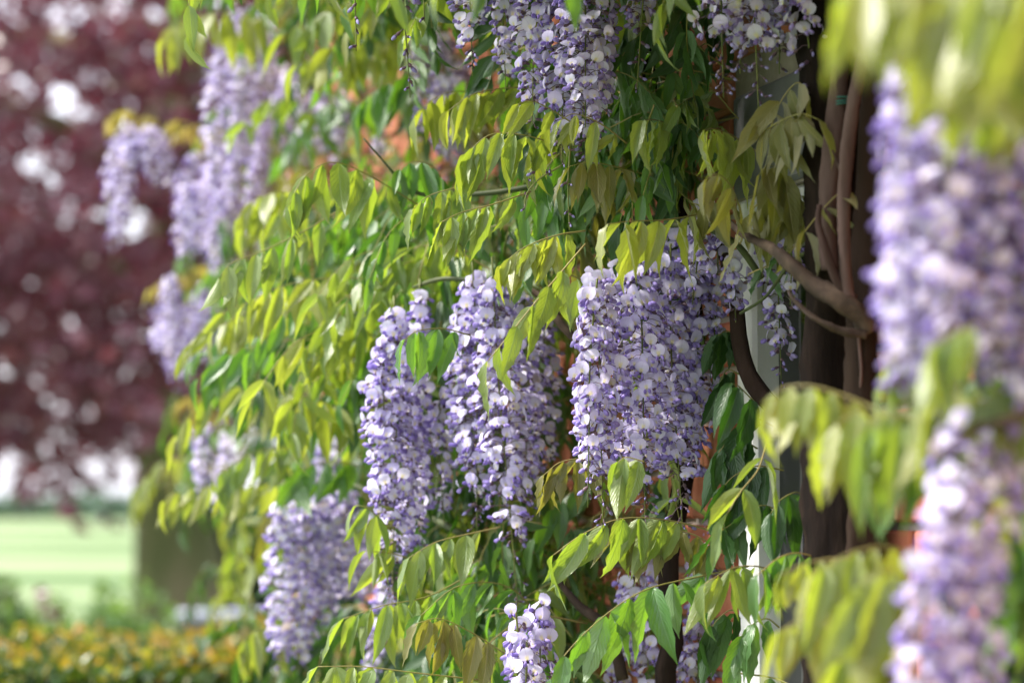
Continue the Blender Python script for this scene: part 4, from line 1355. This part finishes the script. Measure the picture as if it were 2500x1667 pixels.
NR = [(2060, 150, 2058, 900, 70, 1.96), (2110, 230, 2120, 900, 84, 2.0), (2165, 240, 2175, 880, 84, 1.94), (2230, 250, 2240, 900, 84, 2.0), (2290, 250, 2285, 880, 84, 1.96), (2345, 250, 2350, 860, 84, 2.0), (2400, 250, 2410, 900, 80, 1.95),
      (2280, 470, 2290, 950, 96, 2.02), (2180, 500, 2165, 950, 96, 2.0), (2345, 540, 2340, 970, 90, 2.0), (2080, 520, 2085, 930, 84, 2.02), (2100, 200, 2110, 600, 80, 2.03), (2300, 220, 2300, 600, 90, 2.03),
      (2215, 1000, 2190, 1400, 96, 1.96), (2160, 1100, 2150, 1420, 70, 1.98), (2290, 980, 2250, 1420, 84, 2.0), (2125, 1300, 2110, 1720, 80, 1.95), (2190, 1330, 2170, 1760, 86, 1.97), (2260, 1330, 2240, 1760, 70, 1.98), (2330, 960, 2330, 1180, 50, 2.02),
      (2120, -120, 2110, 120, 34, 1.9), (2350, -60, 2350, 130, 50, 1.9), (2250, -100, 2240, 90, 40, 1.85)]
for i, (u0, v0, u1, v1, hw, d) in enumerate(NR):
    near.raceme(px((u0, v0, d), ((u0 + u1) / 2 + rng.uniform(-12, 12), (v0 + v1) / 2, d), (u1, v1, d)), hw * PX * d, 0.95, 1.0, 500 + i, 0.03)
NL = [([(2030, 945, 2.32), (1930, 905, 2.34), (1850, 885, 2.36), (1790, 895, 2.38), (1760, 930, 2.4)], .072, 5, 'leaf_young', 1.2),
      ([(2130, 970, 2.25), (2050, 950, 2.28), (1960, 950, 2.3), (1890, 1000, 2.32)], .086, 4, 'leaf_young', 1.1),
      ([(2140, 1010, 2.2), (2080, 960, 2.2), (2020, 965, 2.2), (1980, 1000, 2.2)], .090, 4, 'leaf_mid', 1.1),
      ([(2100, 1270, 2.3), (2020, 1255, 2.3), (1940, 1275, 2.3), (1870, 1320, 2.3)], .072, 5, 'leaf_young', 1.2),
      ([(2120, 1360, 2.1), (2050, 1310, 2.1), (1990, 1330, 2.1), (1950, 1390, 2.1)], .090, 5, 'leaf_young', 1.1),
      ([(1960, 1420, 2.4), (1900, 1400, 2.4), (1840, 1420, 2.4), (1790, 1450, 2.4)], .062, 4, 'leaf_young', 1.3),
      ([(1960, 1280, 2.5), (1890, 1285, 2.5), (1830, 1300, 2.5), (1790, 1320, 2.5)], .058, 4, 'leaf_young', 1.3),
      ([(2130, 1480, 2.15), (2060, 1460, 2.15), (1990, 1480, 2.15), (1930, 1520, 2.15)], .080, 5, 'leaf_young', 1.1),
      ([(2280, 0, 1.75), (2150, -60, 1.75), (2040, -70, 1.75), (1960, -40, 1.75)], .090, 6, 'leaf_young', 1.1),
      ([(2380, 60, 1.7), (2290, -10, 1.7), (2200, -20, 1.7), (2110, 30, 1.7)], .090, 5, 'leaf_young', 1.1),
      ([(2420, 120, 1.8), (2340, 80, 1.8), (2260, 80, 1.8), (2200, 120, 1.8)], .085, 5, 'leaf_mid', 1.1),
      ([(2440, 40, 1.65), (2380, -30, 1.65), (2300, -60, 1.65), (2250, -30, 1.65)], .095, 5, 'leaf_young', 1.1),
      ([(2400, -80, 1.8), (2250, -120, 1.8), (2100, -120, 1.8), (1980, -90, 1.8)], .090, 6, 'leaf_mid', 1.1),
      ([(2330, 920, 2.05), (2260, 890, 2.05), (2180, 900, 2.05), (2120, 930, 2.05)], .080, 4, 'leaf_young', 1.1),
      ([(2420, 900, 2.0), (2350, 880, 2.0), (2280, 900, 2.0), (2230, 940, 2.0)], .080, 4, 'leaf_mid', 1.1),
      ([(2260, 740, 1.9), (2200, 760, 1.9), (2150, 790, 1.9)], .065, 3, 'leaf_mid', 1.2),
      ([(2420, 1150, 2.15), (2370, 1140, 2.15), (2330, 1180, 2.15)], .09, 4, 'leaf_green', 1.0),
      ([(2430, 1320, 2.2), (2380, 1300, 2.2), (2330, 1330, 2.2)], .09, 4, 'leaf_green', 1.0),
      ([(2330, 120, 1.95), (2240, 80, 1.95), (2180, 90, 1.95), (2140, 120, 1.95)], .070, 4, 'leaf_young', 1.1),
      ([(2400, 200, 1.9), (2330, 170, 1.9), (2260, 180, 1.9)], .080, 4, 'leaf_mid', 1.1),
      ([(2420, 1230, 2.4), (2330, 1200, 2.4), (2240, 1220, 2.4), (2180, 1260, 2.4)], .085, 6, 'leaf_green', 1.1),
      ([(2420, 1430, 2.4), (2340, 1400, 2.4), (2260, 1420, 2.4), (2200, 1460, 2.4)], .085, 6, 'leaf_old_shade', 1.1),
      ([(2440, 880, 2.3), (2340, 850, 2.3), (2240, 870, 2.3), (2160, 910, 2.3)], .085, 6, 'leaf_green', 1.1),
      ([(2430, 1020, 2.3), (2360, 1000, 2.3), (2290, 1020, 2.3), (2230, 1050, 2.3)], .085, 5, 'leaf_mid', 1.1),
      ([(2440, 1340, 2.3), (2390, 1300, 2.3), (2340, 1310, 2.3), (2300, 1350, 2.3)], .09, 6, 'leaf_green', 1.1),
      ([(2440, 1500, 2.3), (2390, 1470, 2.3), (2340, 1480, 2.3), (2300, 1520, 2.3)], .09, 6, 'leaf_old_shade', 1.1),
      ([(2120, 820, 2.2), (2080, 800, 2.2), (2050, 820, 2.2)], .07, 3, 'leaf_mid', 1.1)]
for i, (q, L, n_, mat, dr) in enumerate(NL):
    near.leaf(px(*q), L, n_, mat, 600 + i, dr, 0.5)
lr = np.random.default_rng(123)
for i in range(26):
    v = lr.uniform(-60, 1650)
    u = lr.uniform(2560, 2800)
    d = lr.uniform(2.15, 2.3)
    near.leaf_copy(int(lr.integers(0, 16)), LEAFS[int(lr.choice(5, p=[.2, .3, .3, .15, .05]))], P(u, v, d), math.atan2(wnrm[1], wnrm[0]) + lr.normal(0, 0.7) - math.pi / 2, lr.normal(0, .2), 0.9)
near.finish()

# green wire tie round the young stem
tc = P(1934, 232, 2.985)
items = []
for j, dz in enumerate((0.004, -0.001, -0.0055)):
    ring = [(math.cos(a) * 0.0128, math.sin(a) * 0.0128, dz + 0.0012 * math.sin(a + j)) for a in np.linspace(0, 2 * math.pi, 15)]
    items.append((tube(np.array(ring), 0.0013, 0.0013, 5), None, 0))
tag(obj('plant_tie', to_mesh('plant_tie', merge(items), [M['tie']]), None, tc), 'dark green wire tie wound around the pale stem before the trunk', 'plant tie')
